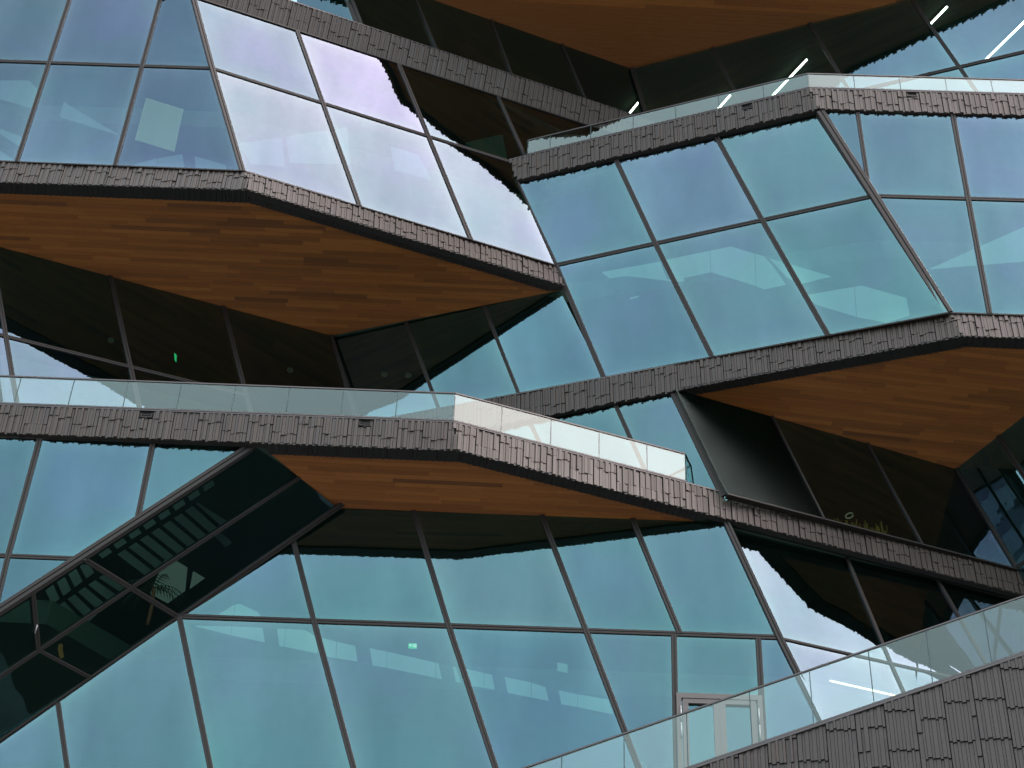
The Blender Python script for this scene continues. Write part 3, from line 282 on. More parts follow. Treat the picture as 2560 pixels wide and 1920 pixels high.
def bar(name, a, b, w, n, out, depth, m, parent, groove=True):
    """profile bar from a to b lying in a facade plane of normal n, face proud of the glass by out, with a shadow groove"""
    a, b, n = Vector(a), Vector(b), Vector(n); d = (b - a).normalized(); s = d.cross(n).normalized()
    w *= .9; h = w / 2; g = w * 0.07
    if groove: prof = [(-h, -depth), (-h, out * .75), (-h + w * .06, out), (-g, out), (-g, out - .03), (g, out - .03), (g, out), (h - w * .06, out), (h, out * .75), (h, -depth)]
    else: prof = [(-h, -depth), (-h, out), (h, out), (h, -depth)]
    v = []
    for p in (a, b): v += [p + s * x + n * y for x, y in prof]
    k = len(prof); c = (a + b) / 2
    f = [(i, (i + 1) % k, (i + 1) % k + k, i + k) for i in range(k)]
    f += [tuple(reversed(range(k))), tuple(range(k, 2 * k))]
    if groove:   # split caps into quads of the two flanges and the web
        f = f[:-2]
        for o_ in (0, k):
            for q in ((0, 1, 2, 3, 4), (5, 6, 7, 8, 9), (0, 4, 5, 9)): f.append(tuple(i + o_ for i in q))
    me = mesh(name, local(v, c), f)
    bm = bmesh.new(); bm.from_mesh(me); bmesh.ops.recalc_face_normals(bm, faces=bm.faces); bm.to_mesh(me); bm.free()
    return obj(name, me, m, parent, Matrix.Translation(c))
def tube(name, pts, r, m, parent=None, seg=10, tagd=None):
    v = []; f = []; pts = [Vector(p) for p in pts]
    for i, p in enumerate(pts):
        d = (pts[min(i + 1, len(pts) - 1)] - pts[max(i - 1, 0)]).normalized()
        s = d.orthogonal().normalized() if i == 0 else (s - d * s.dot(d)).normalized()
        t = d.cross(s)
        for k in range(seg):
            a = 2 * math.pi * k / seg; v.append(p + s * math.cos(a) * r + t * math.sin(a) * r)
    for i in range(len(pts) - 1):
        for k in range(seg): f.append((i * seg + k, i * seg + (k + 1) % seg, (i + 1) * seg + (k + 1) % seg, (i + 1) * seg + k))
    f.append(tuple(reversed(range(seg)))); f.append(tuple(range((len(pts) - 1) * seg, len(pts) * seg)))
    c = centre(pts); return obj(name, mesh(name, local(v, c), f, True), m, parent, Matrix.Translation(c))
def inset(P, n, d):
    """convex polygon inset by d in its plane"""
    k = len(P); out = []
    for i in range(k):
        p0, p1, p2 = P[i - 1], P[i], P[(i + 1) % k]
        a = (p1 - p0).normalized(); b = (p2 - p1).normalized()
        na = n.cross(a); nb = n.cross(b); q = (na + nb)
        if q.length < 1e-5: out.append(p1 + na * d); continue
        q.normalize(); c = max(0.5, q.dot(na)); out.append(p1 + q * (d / c))
    return out
def pane(pts, n, parent, m=None):
    """solid glass pane, 3 cm thick, minutely pillowed; a rim attribute paints brighter edge reflections"""
    n = Vector(n); P = []
    for p in pts:
        p = Vector(p)
        if not P or (p - P[-1]).length > 0.02: P.append(p)
    if (P[0] - P[-1]).length < 0.02: P.pop()
    k = len(P); c = centre(P)
    area = sum(((P[i] - c).cross(P[(i + 1) % k] - c) for i in range(k)), Vector())
    if area.dot(n) < 0: P.reverse()
    size = 9.0
    for i in range(k):
        a_, e_ = P[i - 1], (P[i] - P[i - 1]).normalized(); w_ = c - a_; size = min(size, (w_ - e_ * w_.dot(e_)).length)
    d = min(0.7, size * 0.42)
    r1 = inset(P, n, d * .4); r2 = inset(P, n, d)
    v = local(P + [p + n * 0.0 for p in r1] + [p + n * 0.0 for p in r2] + [p - n * 0.03 for p in P], c)
    v = [x.copy() for x in v]
    for i in range(k): v[k + i] += n * 0.0012; v[2 * k + i] += n * 0.002
    f = []
    for i in range(k):
        j = (i + 1) % k
        f.append((i, j, k + j, k + i)); f.append((k + i, k + j, 2 * k + j, 2 * k + i)); f.append((i, 3 * k + i, 3 * k + j, j))
    f.append(tuple(range(2 * k, 3 * k))); f.append(tuple(reversed(range(3 * k, 4 * k))))
    me = mesh('glass_pane', v, f)
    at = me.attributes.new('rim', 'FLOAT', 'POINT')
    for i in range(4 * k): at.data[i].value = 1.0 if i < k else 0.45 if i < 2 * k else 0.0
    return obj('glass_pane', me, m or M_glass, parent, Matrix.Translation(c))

def tiles(TL, TR, BR, BL, parent, name='tile', m=None, rows='fascia', seed=0, wmul=1.0, as_stuff=False, vents=(), cap=290, top=None, steps=1.0, rag=1.0):
    """vertical ceramic tiles on the quadrilateral face, in alternating modules with stepped joints; real pieces of unequal depth"""
    m = m or M_tile; R = random.Random(seed)
    TL, TR, BR, BL = map(Vector, (TL, TR, BR, BL))
    u = (TR - TL).normalized(); w = (BL - TL); w2 = (BR - TR)
    n = u.cross(w if w.length > 0.01 else w2); n.normalize()
    if n.dot(Vector((0, -1, 0))) < 0 and abs(n.z) < 0.9: n = -n
    if abs(n.z) >= 0.9 and n.z > 0: n = -n
    dv = n.cross(u).normalized()
    if dv.dot(w) < 0: dv = -dv
    hL, hR = w.dot(dv), w2.dot(dv); kL, kR = w.dot(u), w2.dot(u); Lr = (TR - TL).length
    x = min(0, kL); xe = Lr + max(0, kR); pieces = []; mod = 0
    seq = [.098, .064, .102, .062, .094, .068, .104, .064]
    while x < xe:
        kind = mod % 2 if R.random() > .14 else 2
        base = (.28, .60, .62)[kind] + (R.random() - .5) * .04
        mx = x
        for ci in range(8):
            cw = seq[(ci + mod) % 8] * wmul; xc = x + cw / 2; s = max(0, min(1, xc / Lr))
            ws = w.lerp(w2, s); ns = u.cross(ws).normalized(); ns = ns if ns.dot(n) > 0 else -ns
            dvs = ns.cross(u); dvs = dvs if dvs.dot(ws) > 0 else -dvs; h = ws.dot(dvs)
            v0, v1 = (top(xc) if top else 0.0), h
            if xc < 0 or xc < kL:      # slanted left end
                vv = h * (xc / kL) if abs(kL) > 1e-4 else 0
                if kL < 0 and xc < 0: v0 = vv
                elif kL > 0 and xc < kL: v1 = vv
            if xc > Lr or xc > Lr + kR:
                vv = h * ((xc - Lr) / kR) if abs(kR) > 1e-4 else 0
                if kR > 0 and xc > Lr: v0 = max(v0, vv)
                elif kR < 0 and xc > Lr + kR: v1 = min(v1, vv)
            if v1 - v0 > 0.04:
                if rows == 'fascia':
                    j = h * (base + (0, 0, 0, .10, .10, .05, .05, .05)[ci] * (kind != 2))
                    cuts = [v0] + ([j] if v0 + .05 < j < v1 - .05 else []) + [v1 + rag * (((ci * 3 + mod) % 4 - 1.5) * .03 + (R.random() - .3) * .02)]
                else:
                    cuts = [v0 + R.random() * .01]; j = -((mod * .38) % 1.16) + (0, .035)[ci % 2] + (0, 0, 0, 0, .05, .05, .05, .05)[ci]; jj = 0
                    while j < v1 and rows[0] < 2:
                        if j > v0 + .06: cuts.append(j)
                        j += (rows[0], rows[1])[jj % 2]; jj += 1
                    cuts.append(v1)
                for r_ in range(len(cuts) - 1):
                    dep = ((.052, .032, .056, .030, .050, .034, .054, .031)[ci] + (0, .008, -.004)[(r_ + mod + ci) % 3]) + R.random() * .012
                    if r_ == 0 and rows == 'fascia' and kind != 2: dep += .017
                    a, b = cuts[r_], cuts[r_ + 1]
                    if rows != 'fascia': dep = .02 + .035 * ((r_ + mod) % 2) * steps + (.016, 0, .019, .001, .015, 0, .018, 0)[ci] + R.random() * .004
                    g = .0045; org = TL + u * (x + g) + dvs * (a + (g if r_ else 0))
                    hit = False
                    for vp in vents:
                        q = Vector(vp) - TL
                        if abs(q.z) < .5 and -.18 < q.dot(u) - xc < .18 and a < .24: hit = True
                    if hit:
                        if b < .28: continue
                        org = TL + u * (x + g) + dvs * .28; a = .28
                    pieces.append((org, cw - 2 * g, b - a - g, dep, dvs, ns))
            x += cw
        x += .018 * wmul; mod += 1
    blk = block(m); rest = []
    if len(pieces) > cap or as_stuff:
        keep = 0 if as_stuff else cap
    else: keep = len(pieces)
    inv = Matrix.Translation(-parent.location)
    for i, (org, cw, ch, dep, dv, n) in enumerate(pieces):
        M = Matrix(((u.x * cw, dv.x * ch, n.x * dep, org.x), (u.y * cw, dv.y * ch, n.y * dep, org.y), (u.z * cw, dv.z * ch, n.z * dep, org.z), (0, 0, 0, 1)))
        if i < keep:
            o = bpy.data.objects.new(name, blk); COL.objects.link(o); o.parent = parent; o.matrix_basis = inv @ M
        else: rest.append(M)
    if rest:
        v = []; f = []
        for M in rest:
            b0 = len(v); v += [M @ q.co for q in CUBE.vertices]; f += [tuple(i + b0 for i in p.vertices) for p in CUBE.polygons]
        c = centre([rest[0].translation])
        o = obj(name + '_run', mesh(name, local(v, c), f), m, parent, Matrix.Translation(c)); o['kind'] = 'stuff'
    return n

def clip(poly, a, b, c):
    """keep the part of a 2D polygon where a x + b y <= c"""
    out = []
    for i in range(len(poly)):
        p, q = poly[i - 1], poly[i]; fp = a * p[0] + b * p[1] - c; fq = a * q[0] + b * q[1] - c
        if (fp <= 0) != (fq <= 0):
            t = fp / (fp - fq); out.append((p[0] + (q[0] - p[0]) * t, p[1] + (q[1] - p[1]) * t))
        if fq <= 0: out.append(q)
    return out
def soffit(e, pts, z, az, seed, pw=.155):
    """wooden boards laid side by side, each clipped to the outline of the soffit"""
    R = random.Random(seed); ca, sa = math.cos(az), math.sin(az)
    loc = [((p[0]) * ca + (p[1]) * sa, -(p[0]) * sa + (p[1]) * ca) for p in pts]
    tris = tessellate_polygon([[Vector((x, y, 0)) for x, y in loc]])
    ar = sum(loc[i - 1][0] * loc[i][1] - loc[i][0] * loc[i - 1][1] for i in range(len(loc)))
    if ar < 0: loc.reverse(); 
    x0, x1 = min(p[0] for p in loc), max(p[0] for p in loc); y0, y1 = min(p[1] for p in loc), max(p[1] for p in loc)
    count = 0; rv = []; rf = []; y = y0
    while y < y1:
        x = x0 - R.random() * 2.4
        while x < x1:
            ln = 1.1 + R.random() * 2.2
            q = [(x + .002, y + .002), (x + ln - .002, y + .002), (x + ln - .002, y + pw - .003), (x + .002, y + pw - .003)]
            # general polygon: clip the subject outline by the board rectangle
            s = list(loc)
            for (a, b, c) in ((1, 0, q[1][0]), (-1, 0, -q[0][0]), (0, 1, q[2][1]), (0, -1, -q[0][1])):
                s = clip(s, a, b, c) if s else s
            x += ln
            s = [p for i, p in enumerate(s) if math.hypot(p[0] - s[i - 1][0], p[1] - s[i - 1][1]) > 1e-3]
            if len(s) < 3: continue
            dz = R.random() * .004
            w = [Vector((px * ca - py * sa, px * sa + py * ca, z)) for px, py in s]
            if count < 300: prism('plank', w, (0, 0, 1), -dz, .03, M_wood, e)
            count += 1
            if count > 300:
                k = len(w); b0 = len(rv); rv += [p - Vector((0, 0, dz)) for p in w] + [p + Vector((0, 0, .03)) for p in w]
                rf += [tuple(b0 + i for i in range(k)), tuple(b0 + i for i in reversed(range(k, 2 * k)))] + [(b0 + i, b0 + (i + 1) % k, b0 + (i + 1) % k + k, b0 + i + k) for i in range(k)]
        y += pw
    if rv:
        o = obj('plank_run', mesh('plank_run', rv, rf), M_wood, e); o['kind'] = 'stuff'

# ------------------------------------------------------------------ setting
def structure(name, pts, z0, z1, m):
    o = prism(name, [(p[0], p[1], z0) for p in pts], (0, 0, 1), 0, z1 - z0, m, None); o['kind'] = 'structure'; return o
M_ground = mat('paving_and_asphalt', (0.16, 0.155, 0.145), 0.9)
g_ = N(M_ground, 'ShaderNodeNewGeometry'); n_ = noise(M_ground, 0.2, 6, 0.6, g_.outputs['Position'])
r_ = ramp(M_ground, [(0.35, (0.11, 0.105, 0.1)), (0.65, (0.2, 0.195, 0.18))], n_.outputs['Fac']); LK(M_ground, r_.outputs[0], M_ground.node_tree.nodes['Principled BSDF'].inputs['Base Color'])
gr = obj('ground', mesh('ground', [(-900, -900, 0), (900, -900, 0), (900, 900, 0), (-900, 900, 0)], [(0, 1, 2, 3)]), M_ground); gr['kind'] = 'structure'
for k, pl in PLATES.items():
    z = LEV[k]; th = .84
    bk = 66.0
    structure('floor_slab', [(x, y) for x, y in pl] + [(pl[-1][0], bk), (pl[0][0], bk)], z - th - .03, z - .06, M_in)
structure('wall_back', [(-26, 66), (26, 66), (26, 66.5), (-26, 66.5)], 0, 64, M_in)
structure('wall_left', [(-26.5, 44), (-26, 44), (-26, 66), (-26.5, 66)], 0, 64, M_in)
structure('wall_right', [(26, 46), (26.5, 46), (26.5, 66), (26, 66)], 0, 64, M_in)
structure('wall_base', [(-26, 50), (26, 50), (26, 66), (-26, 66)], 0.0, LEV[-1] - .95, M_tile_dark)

# neighbouring building across the side street, mirrored in the outward-leaning glass
e = empty('neighbouring_building', (46, 12, 0), 'dark neighbouring building mirrored in the diagonal glass band', 'building')
M_brick = mat('dark_brown_brick', (0.03, 0.024, 0.02), 0.9); M_nwin = mat('neighbour_window', (0.10, 0.13, 0.14), 0.2)
prism('wall', [(34, -30, 0), (75, -30, 0), (75, 44, 0), (34, 44, 0)], (0, 0, 1), 0, 22, M_brick, e)
M_far = mat('distant_facade', (0.045, 0.055, 0.07), .8)
for i, (x0, y0, x1, y1, hh, lb) in enumerate(((-190, -70, -130, 10, 78, 'nearest slate coloured distant tower block, mirrored in the right dark glass'), (-260, 20, -150, 90, 92, 'tallest slate coloured distant tower block, mirrored in the right dark glass'), (-230, 95, -140, 190, 70, 'lowest slate coloured distant tower block, mirrored in the right dark glass'))):
    e2 = empty('distant_building', (x0, y0, 0), lb, 'building'); prism('wall', [(x0, y0, 0), (x1, y0, 0), (x1, y1, 0), (x0, y1, 0)], (0, 0, 1), 0, hh, M_far, e2)
    for q in range(int(hh / 4) - 1): prism('window_band', [(x1 + .05, y0 + 2, 3 + q * 4), (x1 + .05, y1 - 2, 3 + q * 4), (x1 + .05, y1 - 2, 5 + q * 4), (x1 + .05, y0 + 2, 5 + q * 4)], (1, 0, 0), 0, .1, M_nwin, e2)
prism('roof', [(33.7, -30.3, 22), (75.3, -30.3, 22), (75.3, 44.3, 22), (33.7, 44.3, 22)], (0, 0, 1), 0.003, .4, M_core, e)
for j in range(9):
    y = -27 + j * 7.8
    for q in range(4):
        x = 37 + q * 9.5; prism('roof_light', [(x, y, 22.4), (x + 7.4, y, 22.4), (x + 7.4, y + 5.2, 22.4), (x, y + 5.2, 22.4)], (0, 0, 1), .003, .35, M_nwin, e)
# ------------------------------------------------------------------ glazed facets
FL = {
 'A': ('upper left glass wall of blue panes above the straight tiled band', 'glass wall'),
 'B': ('pale lilac glass wall facing right, crossed by the jagged dark reflection', 'glass wall'),
 'C': ('largest teal glass wall, facing left, in the middle right of the photo', 'glass wall'),
 'C2': ('pale blue glass wall at the right edge, right of the thick slanted corner frame', 'glass wall'),
 'D': ('dark glass wall under the left wooden soffit, behind the long terrace balustrade', 'glass wall'),
 'C3': ('small blue glass wall below the tiled band, behind the end of the terrace balustrade', 'glass wall'),
 'N': ('dark glass wall under the right wooden soffit, yellow glints at its foot', 'glass wall'),
 'O': ('dark steep glass wall at the far right edge below the wooden soffit', 'glass wall'),
 'I': ('blue glass wall at the lower left, cut off by a diagonal frame', 'glass wall'),
 'J': ('dark diagonal glass band leaning outward at the lower left, palm visible inside', 'glass wall'),
 'G': ('big teal glass wall along the bottom with the green exit sign behind it', 'glass wall'),
 'M': ('glass wall at the lower right, half white sky and half dark reflection', 'glass wall'),
 'K': ('very dark glass wall at the top, under the left edge of the top wooden soffit', 'glass wall'),
 'L': ('glass wall at the top right with slanting white strip lights behind it', 'glass wall'),
 'A2': ('sliver of blue glass wall at the top edge above the upper left tiled band', 'glass wall'),
}
for k, F in FACETS.items():
    n = Vector(F['n'])
    e = empty('glazed_wall', F['panes'][0][0], FL[k][0], FL[k][1], 'faceted glass walls of the building')
    for i, q in enumerate(F['panes']): pane(q, n, e, M_dimmed if (k, i) == ('N', 0) else None)
    for i, (nm, w, a, b) in enumerate(F['bars']):
        pr = {'transom': .035, 'mullion': .045, 'corner_frame': .06, 'head_frame': .04, 'sill_trim': .03}[nm]
        bar(nm, a, b, w, n, pr + i * .0007, .16, M_metal, e, groove=nm in ('transom', 'mullion', 'corner_frame') and w > .08)

# ------------------------------------------------------------------ tiled slab edges
BL_ = {
 'F3a': 'straight dark tiled band above the left wooden soffit', 'F3b': 'dark tiled band sloping down right to a point above the left wooden soffit',
 'F4a1': 'dark tiled band under the left, straight part of the long terrace balustrade', 'F4b': 'longest dark tiled band, sloping down to the lower right edge of the photo',
 'F5a': 'dark tiled band rising to the right below the large teal glass wall', 'F5b': 'short tiled band at the right edge above the right wooden soffit',
 'F1': 'dark tiled band across the top left, sloping down behind the upper balustrade', 'F2a': 'tiled band under the left, rising part of the upper balustrade',
 'F2b': 'tiled band under the right, level part of the upper balustrade'}
def core(e, c, inner_dir, m=M_core):
    TL, TR, BR, BL = map(Vector, c); u = (TR - TL).normalized(); n = u.cross(BL - TL).normalized()
    if n.y > 0: n = -n
    prism('backing', [TL, TR, BR, BL], n, -.22, -.052, m, e)
    return n
seed = 1
for k, F in FASCIAS.items():
    TL, TR, BR, BL = map(Vector, F['c'])
    e = empty('tiled_band', TL, BL_[k], 'tiled band', 'tiled slab edges between the glass walls')
    n = core(e, F['c'], None)
    off = n * -.055
    vv = {'F2a': VENTS[:1], 'F2b': VENTS[1:2], 'F4a1': VENTS[2:]}.get(k, [])
    tiles(TL + off, TR + off, BR + off, BL + off, e, seed=seed, vents=vv, rag={'F3a': .15, 'F3b': .2, 'F5b': .2, 'F4b': .35, 'F4a1': .45}.get(k, .6)); seed += 1
    # thin metal coping along the top edge
    u = (TR - TL).normalized()
    cp = [TL + n * .02, TR + n * .02, TR - n * .3, TL - n * .3]
    prism('coping', cp, (0, 0, 1), .004, .05, M_rail, e)
    if k in STRIPS or (k == 'F4a1'):
        s = STRIPS['F4a' if k == 'F4a1' else k]
        a, b, c_, d_ = map(Vector, s)
        tiles(a, b, c_, d_, e, name='underside_tile', m=M_tile_dark, seed=seed + 50, as_stuff=True, rows=(3.0,), steps=.1)
        prism('underside_backing', [a, b, c_, d_], (0, 0, 1), .002, .05, M_core, e)
e = empty('tiled_band', TOP_FASCIAS[0][0], 'tiled band of the topmost slab, seen as the jagged edge in the glass reflections', 'tiled band', 'tiled slab edges between the glass walls')
for i, c in enumerate(TOP_FASCIAS):
    core(e, c, None); TL, TR, BR, BL = map(Vector, c); tiles(TL, TR, BR, BL, e, seed=90 + i, as_stuff=True)

# ------------------------------------------------------------------ wooden soffits
for k, az, lab in (('S3', -.004, 'left wooden soffit of long brown boards, the widest in view'), ('S4', 0.0, 'lower middle wooden soffit tapering to the right under the long tiled band'),
                   ('S2', .09, 'right wooden soffit with brown boards running to the right edge'), ('S6', 0.01, 'topmost wooden soffit, a triangle of brown boards at the top edge')):
    pts = SOFFITS[k]; e = empty('wooden_soffit', pts[0], lab, 'wooden ceiling', 'wooden soffits under the overhanging floors')
    soffit(e, pts, pts[0][2], az, 5 + len(k) * ord(k[1]))
    prism('backing_board', [Vector(p) for p in pts], (0, 0, 1), .034, .05, M_core, e)

# ------------------------------------------------------------------ balustrades
def balustrade(key, lab, kinks, inset_=.12, end_return=None):
    B = BAL[key]; h = B['h']; P = [Vector(p) for p in B['p']]
    e = empty('glass_balustrade', P[0], lab, 'balustrade', 'glass balustrades on the terraces')
    for i in range(len(P) - 1):
        a, b = P[i], P[i + 1]; u = (b - a).normalized(); n = u.cross(Vector((0, 0, 1))); n = n if n.y < 0 else -n
        g = u * .013; up = Vector((0, 0, 1))
        prism('glass_panel', [a + g + up * .05, b - g + up * .05, b - g + up * (h - .03), a + g + up * (h - .03)], n, 0, -.021, M_rglass, e)
        prism('joint_seal', [a - g * .9 + up * .05, a + g * .9 + up * .05, a + g * .9 + up * (h - .03), a - g * .9 + up * (h - .03)], n, .001, -.02, M_seal, e)
    runs = [[P[0]] + [P[i] for i in kinks] + [P[-1]]][0]
    for a, b in zip(runs[:-1], runs[1:]):
        u = (b - a).normalized(); n = u.cross(Vector((0, 0, 1))); n = n if n.y < 0 else -n
        q = [a + n * .018, b + n * .018, b - n * .042, a - n * .042]
        prism('handrail', [p + Vector((0, 0, h - .03)) for p in q], (0, 0, 1), 0, .045, M_rail, e)
        q = [a + n * .03, b + n * .03, b - n * .06, a - n * .06]
        prism('base_channel', [p + Vector((0, 0, .051)) for p in q], (0, 0, 1), 0, .05, M_rail, e)
    if end_return:
        a = P[end_return[0]]; b = Vector(end_return[1]); b.z = a.z; up = Vector((0, 0, 1)); u = (b - a).normalized(); n = u.cross(up)
        prism('glass_panel', [a + up * .05, b + up * .05, b + up * (h - .03), a + up * (h - .03)], n, 0, -.02, M_rglass, e)
        prism('handrail', [p + up * (h - .03) for p in (a + n * .02, b + n * .02, b - n * .03, a - n * .03)], up, 0, .045, M_rail, e)
        tube('end_post', [a, a + up * h], .02, M_seal, e)
    return e
b1 = BAL['B1']['p']
balustrade('B1', 'long glass balustrade across the middle left, bending down to the right and ending there', [9], end_return=(-1, (b1[-1][0] + .9, b1[-1][1] + 2.2, 0)))
b4 = BAL['B4']['p']
balustrade('B4', 'upper glass balustrade at the top right with a bend in the middle', [7], end_return=(0, (b4[0][0] + .8, b4[0][1] + 2.2, 0)))
balustrade('B6', 'tall glass balustrade on top of the tiled wall in the lower right corner', [])

# ------------------------------------------------------------------ tiled parapet wall in the lower right corner
W0, W1 = Vector(BAL['B6']['p'][0]), Vector(BAL['B6']['p'][-1])
h = Vector((W1.x - W0.x, W1.y - W0.y, 0)); u = h.normalized(); n = u.cross(Vector((0, 0, 1))); n = n if n.y < 0 else -n
e = empty('tiled_wall', W0, 'dark tiled parapet wall filling the lower right corner below the tall balustrade', 'tiled wall')
prism('wall_core', [W0, W1, Vector((W1.x, W1.y, 27)), Vector((W0.x, W0.y, 27))], n, -.4, -.052, M_core, e)
slope = (W1.z - W0.z) / h.length; S0 = h.length * .28
A0 = Vector((W0.x, W0.y, W1.z)) + u * S0 - n * .05; A1 = Vector((W1.x, W1.y, W1.z)) - n * .05
tiles(A0, A1, A1 - Vector((0, 0, 5.6)), A0 - Vector((0, 0, 5.6)), e, rows=(.42, .74), seed=77, wmul=1.05, cap=300, top=lambda x: (h.length - S0 - x) * slope)
prism('coping', [W0 + n * .03, W1 + n * .03, W1 - n * .4, W0 - n * .4], (0, 0, 1), -.02, .045, M_rail, e)

# ------------------------------------------------------------------ door in the bottom glass wall
nG = Vector(FACETS['G']['n'])
D0, D1, D2, D3 = map(Vector, DOOR)
e = empty('double_door', D3, 'double glazed door in a grey frame, seen through the tall balustrade', 'door')
def lerp(a, b, t): return a + (b - a) * t
def dp(s, t): return lerp(lerp(D0, D1, s), lerp(D3, D2, s), t)
def dbar(nm, a, b, w, par, out=.09, m=None): return bar(nm, a, b, w, nG, out, .03, m or M_door, par, groove=False)
dbar('door_frame', dp(0, 0), dp(1, 0), .17, e); dbar('door_frame', dp(.03, 0), dp(.03, 1), .14, e, .088); dbar('door_frame', dp(.97, 0), dp(.97, 1), .14, e, .088)
for s0, s1, hs in ((.075, .495, .05), (.505, .925, .95)):
    lf = dbar('door_leaf', dp(s0, .055), dp(s1, .055), .15, e, .074)
    for a, b, w in ((dp(s0 + .03, .06), dp(s0 + .03, 1), .17), (dp(s1 - .03, .06), dp(s1 - .03, 1), .17)):
        x = bar('stile', a, b, w, nG, .072, .03, M_door, e, groove=False)
        mw = x.matrix_basis.copy(); x.parent = lf; x.matrix_basis = lf.matrix_basis.inverted() @ mw
    for t0, t1 in ((.12, .28), (.30, .46)): tube('hinge', [dp(hs, t0) + nG * .10, dp(hs, t1) + nG * .10], .02, M_hinge, e)

# ------------------------------------------------------------------ rooms: glowing panels for far windows, signs, lights
WL = {'A': 'pale glowing panels standing in for windows behind the upper left blue glass', 'B': 'faint glowing panels standing in for windows behind the pale lilac glass', 'C': 'pale glowing panels standing in for windows behind the large teal glass wall',
      'C2': 'pale glowing panel standing in for a window behind the right edge glass wall', 'G': 'row of pale glowing panels standing in for windows behind the big bottom glass wall'}
for k, v in WINDOW_GLOWS.items():
    e = empty('window_glow_band', v[0][0], WL[k], 'window band', 'glowing panels standing in for far windows')
    for q in v: prism('window_glow_panel', q, FACETS[k]['n'], 0, -.04, M_glow2 if k in 'AB' else M_glow, e)
tag(prism('notice_board', BOARD, FACETS['A']['n'], 0, -.03, M_board, None), 'beige rectangular board hanging tilted behind the upper left glass', 'board')
tag(prism('wall_panel', SQUARE, FACETS['G']['n'], 0, -.03, M_glow, None), 'small pale glowing square panel inside, right of the green exit sign', 'panel')
for i, (a, b) in enumerate(LIGHTS):
    lab = ('slanting white strip light just above the corner of the upper balustrade, nearest the top edge', 'long white strip light passing behind the rising upper balustrade', 'short white strip light low behind the rising upper balustrade', 'bright white strip light at the top right edge of the photo', 'tiny white strip light right of where the tiled band ends')[i]
    e = empty('strip_light', a, lab, 'strip light', 'white strip lights in the top floor ceiling')
    a, b = Vector(a), Vector(b); d = (b - a).normalized(); s = d.cross(Vector((0, 0, 1))) * .03
    prism('light_tube', [a - s, b - s, b + s, a + s], (0, 0, 1), 0, .03, M_led, e)
    prism('housing', [a - s * 1.3, b - s * 1.3, b + s * 1.3, a + s * 1.3], (0, 0, 1), .032, .09, M_in2, e)
a, b = map(Vector, LIGHT2[0]); d = (b - a).normalized(); s = d.cross(Vector((0, 0, 1))) * .016
e = empty('strip_light', a, 'yellowish strip light behind the tall balustrade in the lower right', 'strip light')
prism('light_tube', [a - s, b - s, b + s, a + s], (0, 0, 1), 0, .03, M_ledw, e); prism('housing', [a - s * 1.3, b - s * 1.3, b + s * 1.3, a + s * 1.3], (0, 0, 1), .032, .09, M_in2, e)

ex = [Vector(p) for p in EXIT]; e = empty('exit_sign', ex[0], 'lit green exit sign with white arrow and running figure behind the bottom glass wall', 'exit sign')
nG_ = nG
prism('sign_box', ex, nG_, 0, -.06, M_exit, e)
def ep(s, t): return lerp(lerp(ex[0], ex[1], s), lerp(ex[3], ex[2], s), t)
prism('arrow', [ep(*p) for p in ((.08, .5), (.24, .2), (.24, .42), (.48, .42), (.48, .58), (.24, .58), (.24, .8))], nG_, .004, .008, M_exitw, e)
prism('doorway', [ep(*p) for p in ((.60, .12), (.94, .12), (.94, .92), (.60, .92))], nG_, .004, .008, M_exitw, e)
prism('running_figure', [ep(*p) for p in ((.70, .2), (.80, .2), (.82, .45), (.90, .6), (.84, .85), (.78, .6), (.68, .85), (.66, .78), (.72, .5), (.64, .45))], nG_, .01, .014, M_exit, e)
q2 = [Vector(p) for p in EXIT2]; e = empty('exit_sign', q2[0], 'tiny green lit sign seen edge-on in the dark glass under the left soffit', 'exit sign')
prism('sign_box', q2, Vector(FACETS['D']['n']), 0, -.03, M_exit, e)

# overflow spouts let into the tiled bands
VL = ('small black overflow slot in the rising upper tiled band', 'small black overflow slot in the level upper tiled band', 'left of the two black overflow slots under the long balustrade', 'right of the two black overflow slots under the long balustrade')
for i, v in enumerate(VENTS):
    F = FASCIAS[('F2a', 'F2b', 'F4a1', 'F4a1')[i]]['c']; TL, TR, BR, BL = map(Vector, F); u = (TR - TL).normalized(); n = u.cross(BL - TL).normalized(); n = n if n.y < 0 else -n
    dn = n.cross(u); dn = dn if dn.z < 0 else -dn
    c = TL + u * (Vector(v) - TL).dot(u) + dn * .15
    e = empty('overflow_slot', c, VL[i], 'overflow slot', 'overflow slots in the tiled bands')
    r = lambda x0, x1, y0, y1: [c + u * x + dn * y for x, y in ((x0, y0), (x1, y0), (x1, y1), (x0, y1))]
    prism('opening', r(-.13, .13, -.06, .06), n, -.05, -.03, M_gap, e)
    prism('frame', r(-.15, .15, .055, .09), n, -.05, .03, M_metal, e); prism('frame', r(-.15, .15, -.012, .0), n, -.05, .0, M_metal, e)
    prism('frame', r(-.155, -.13, -.07, .09), n, -.05, .02, M_metal, e); prism('frame', r(.13, .155, -.07, .09), n, -.05, .02, M_metal, e)
    prism('bracket', r(-.03, .03, .092, .13), n, -.05, .02, M_metal, e)

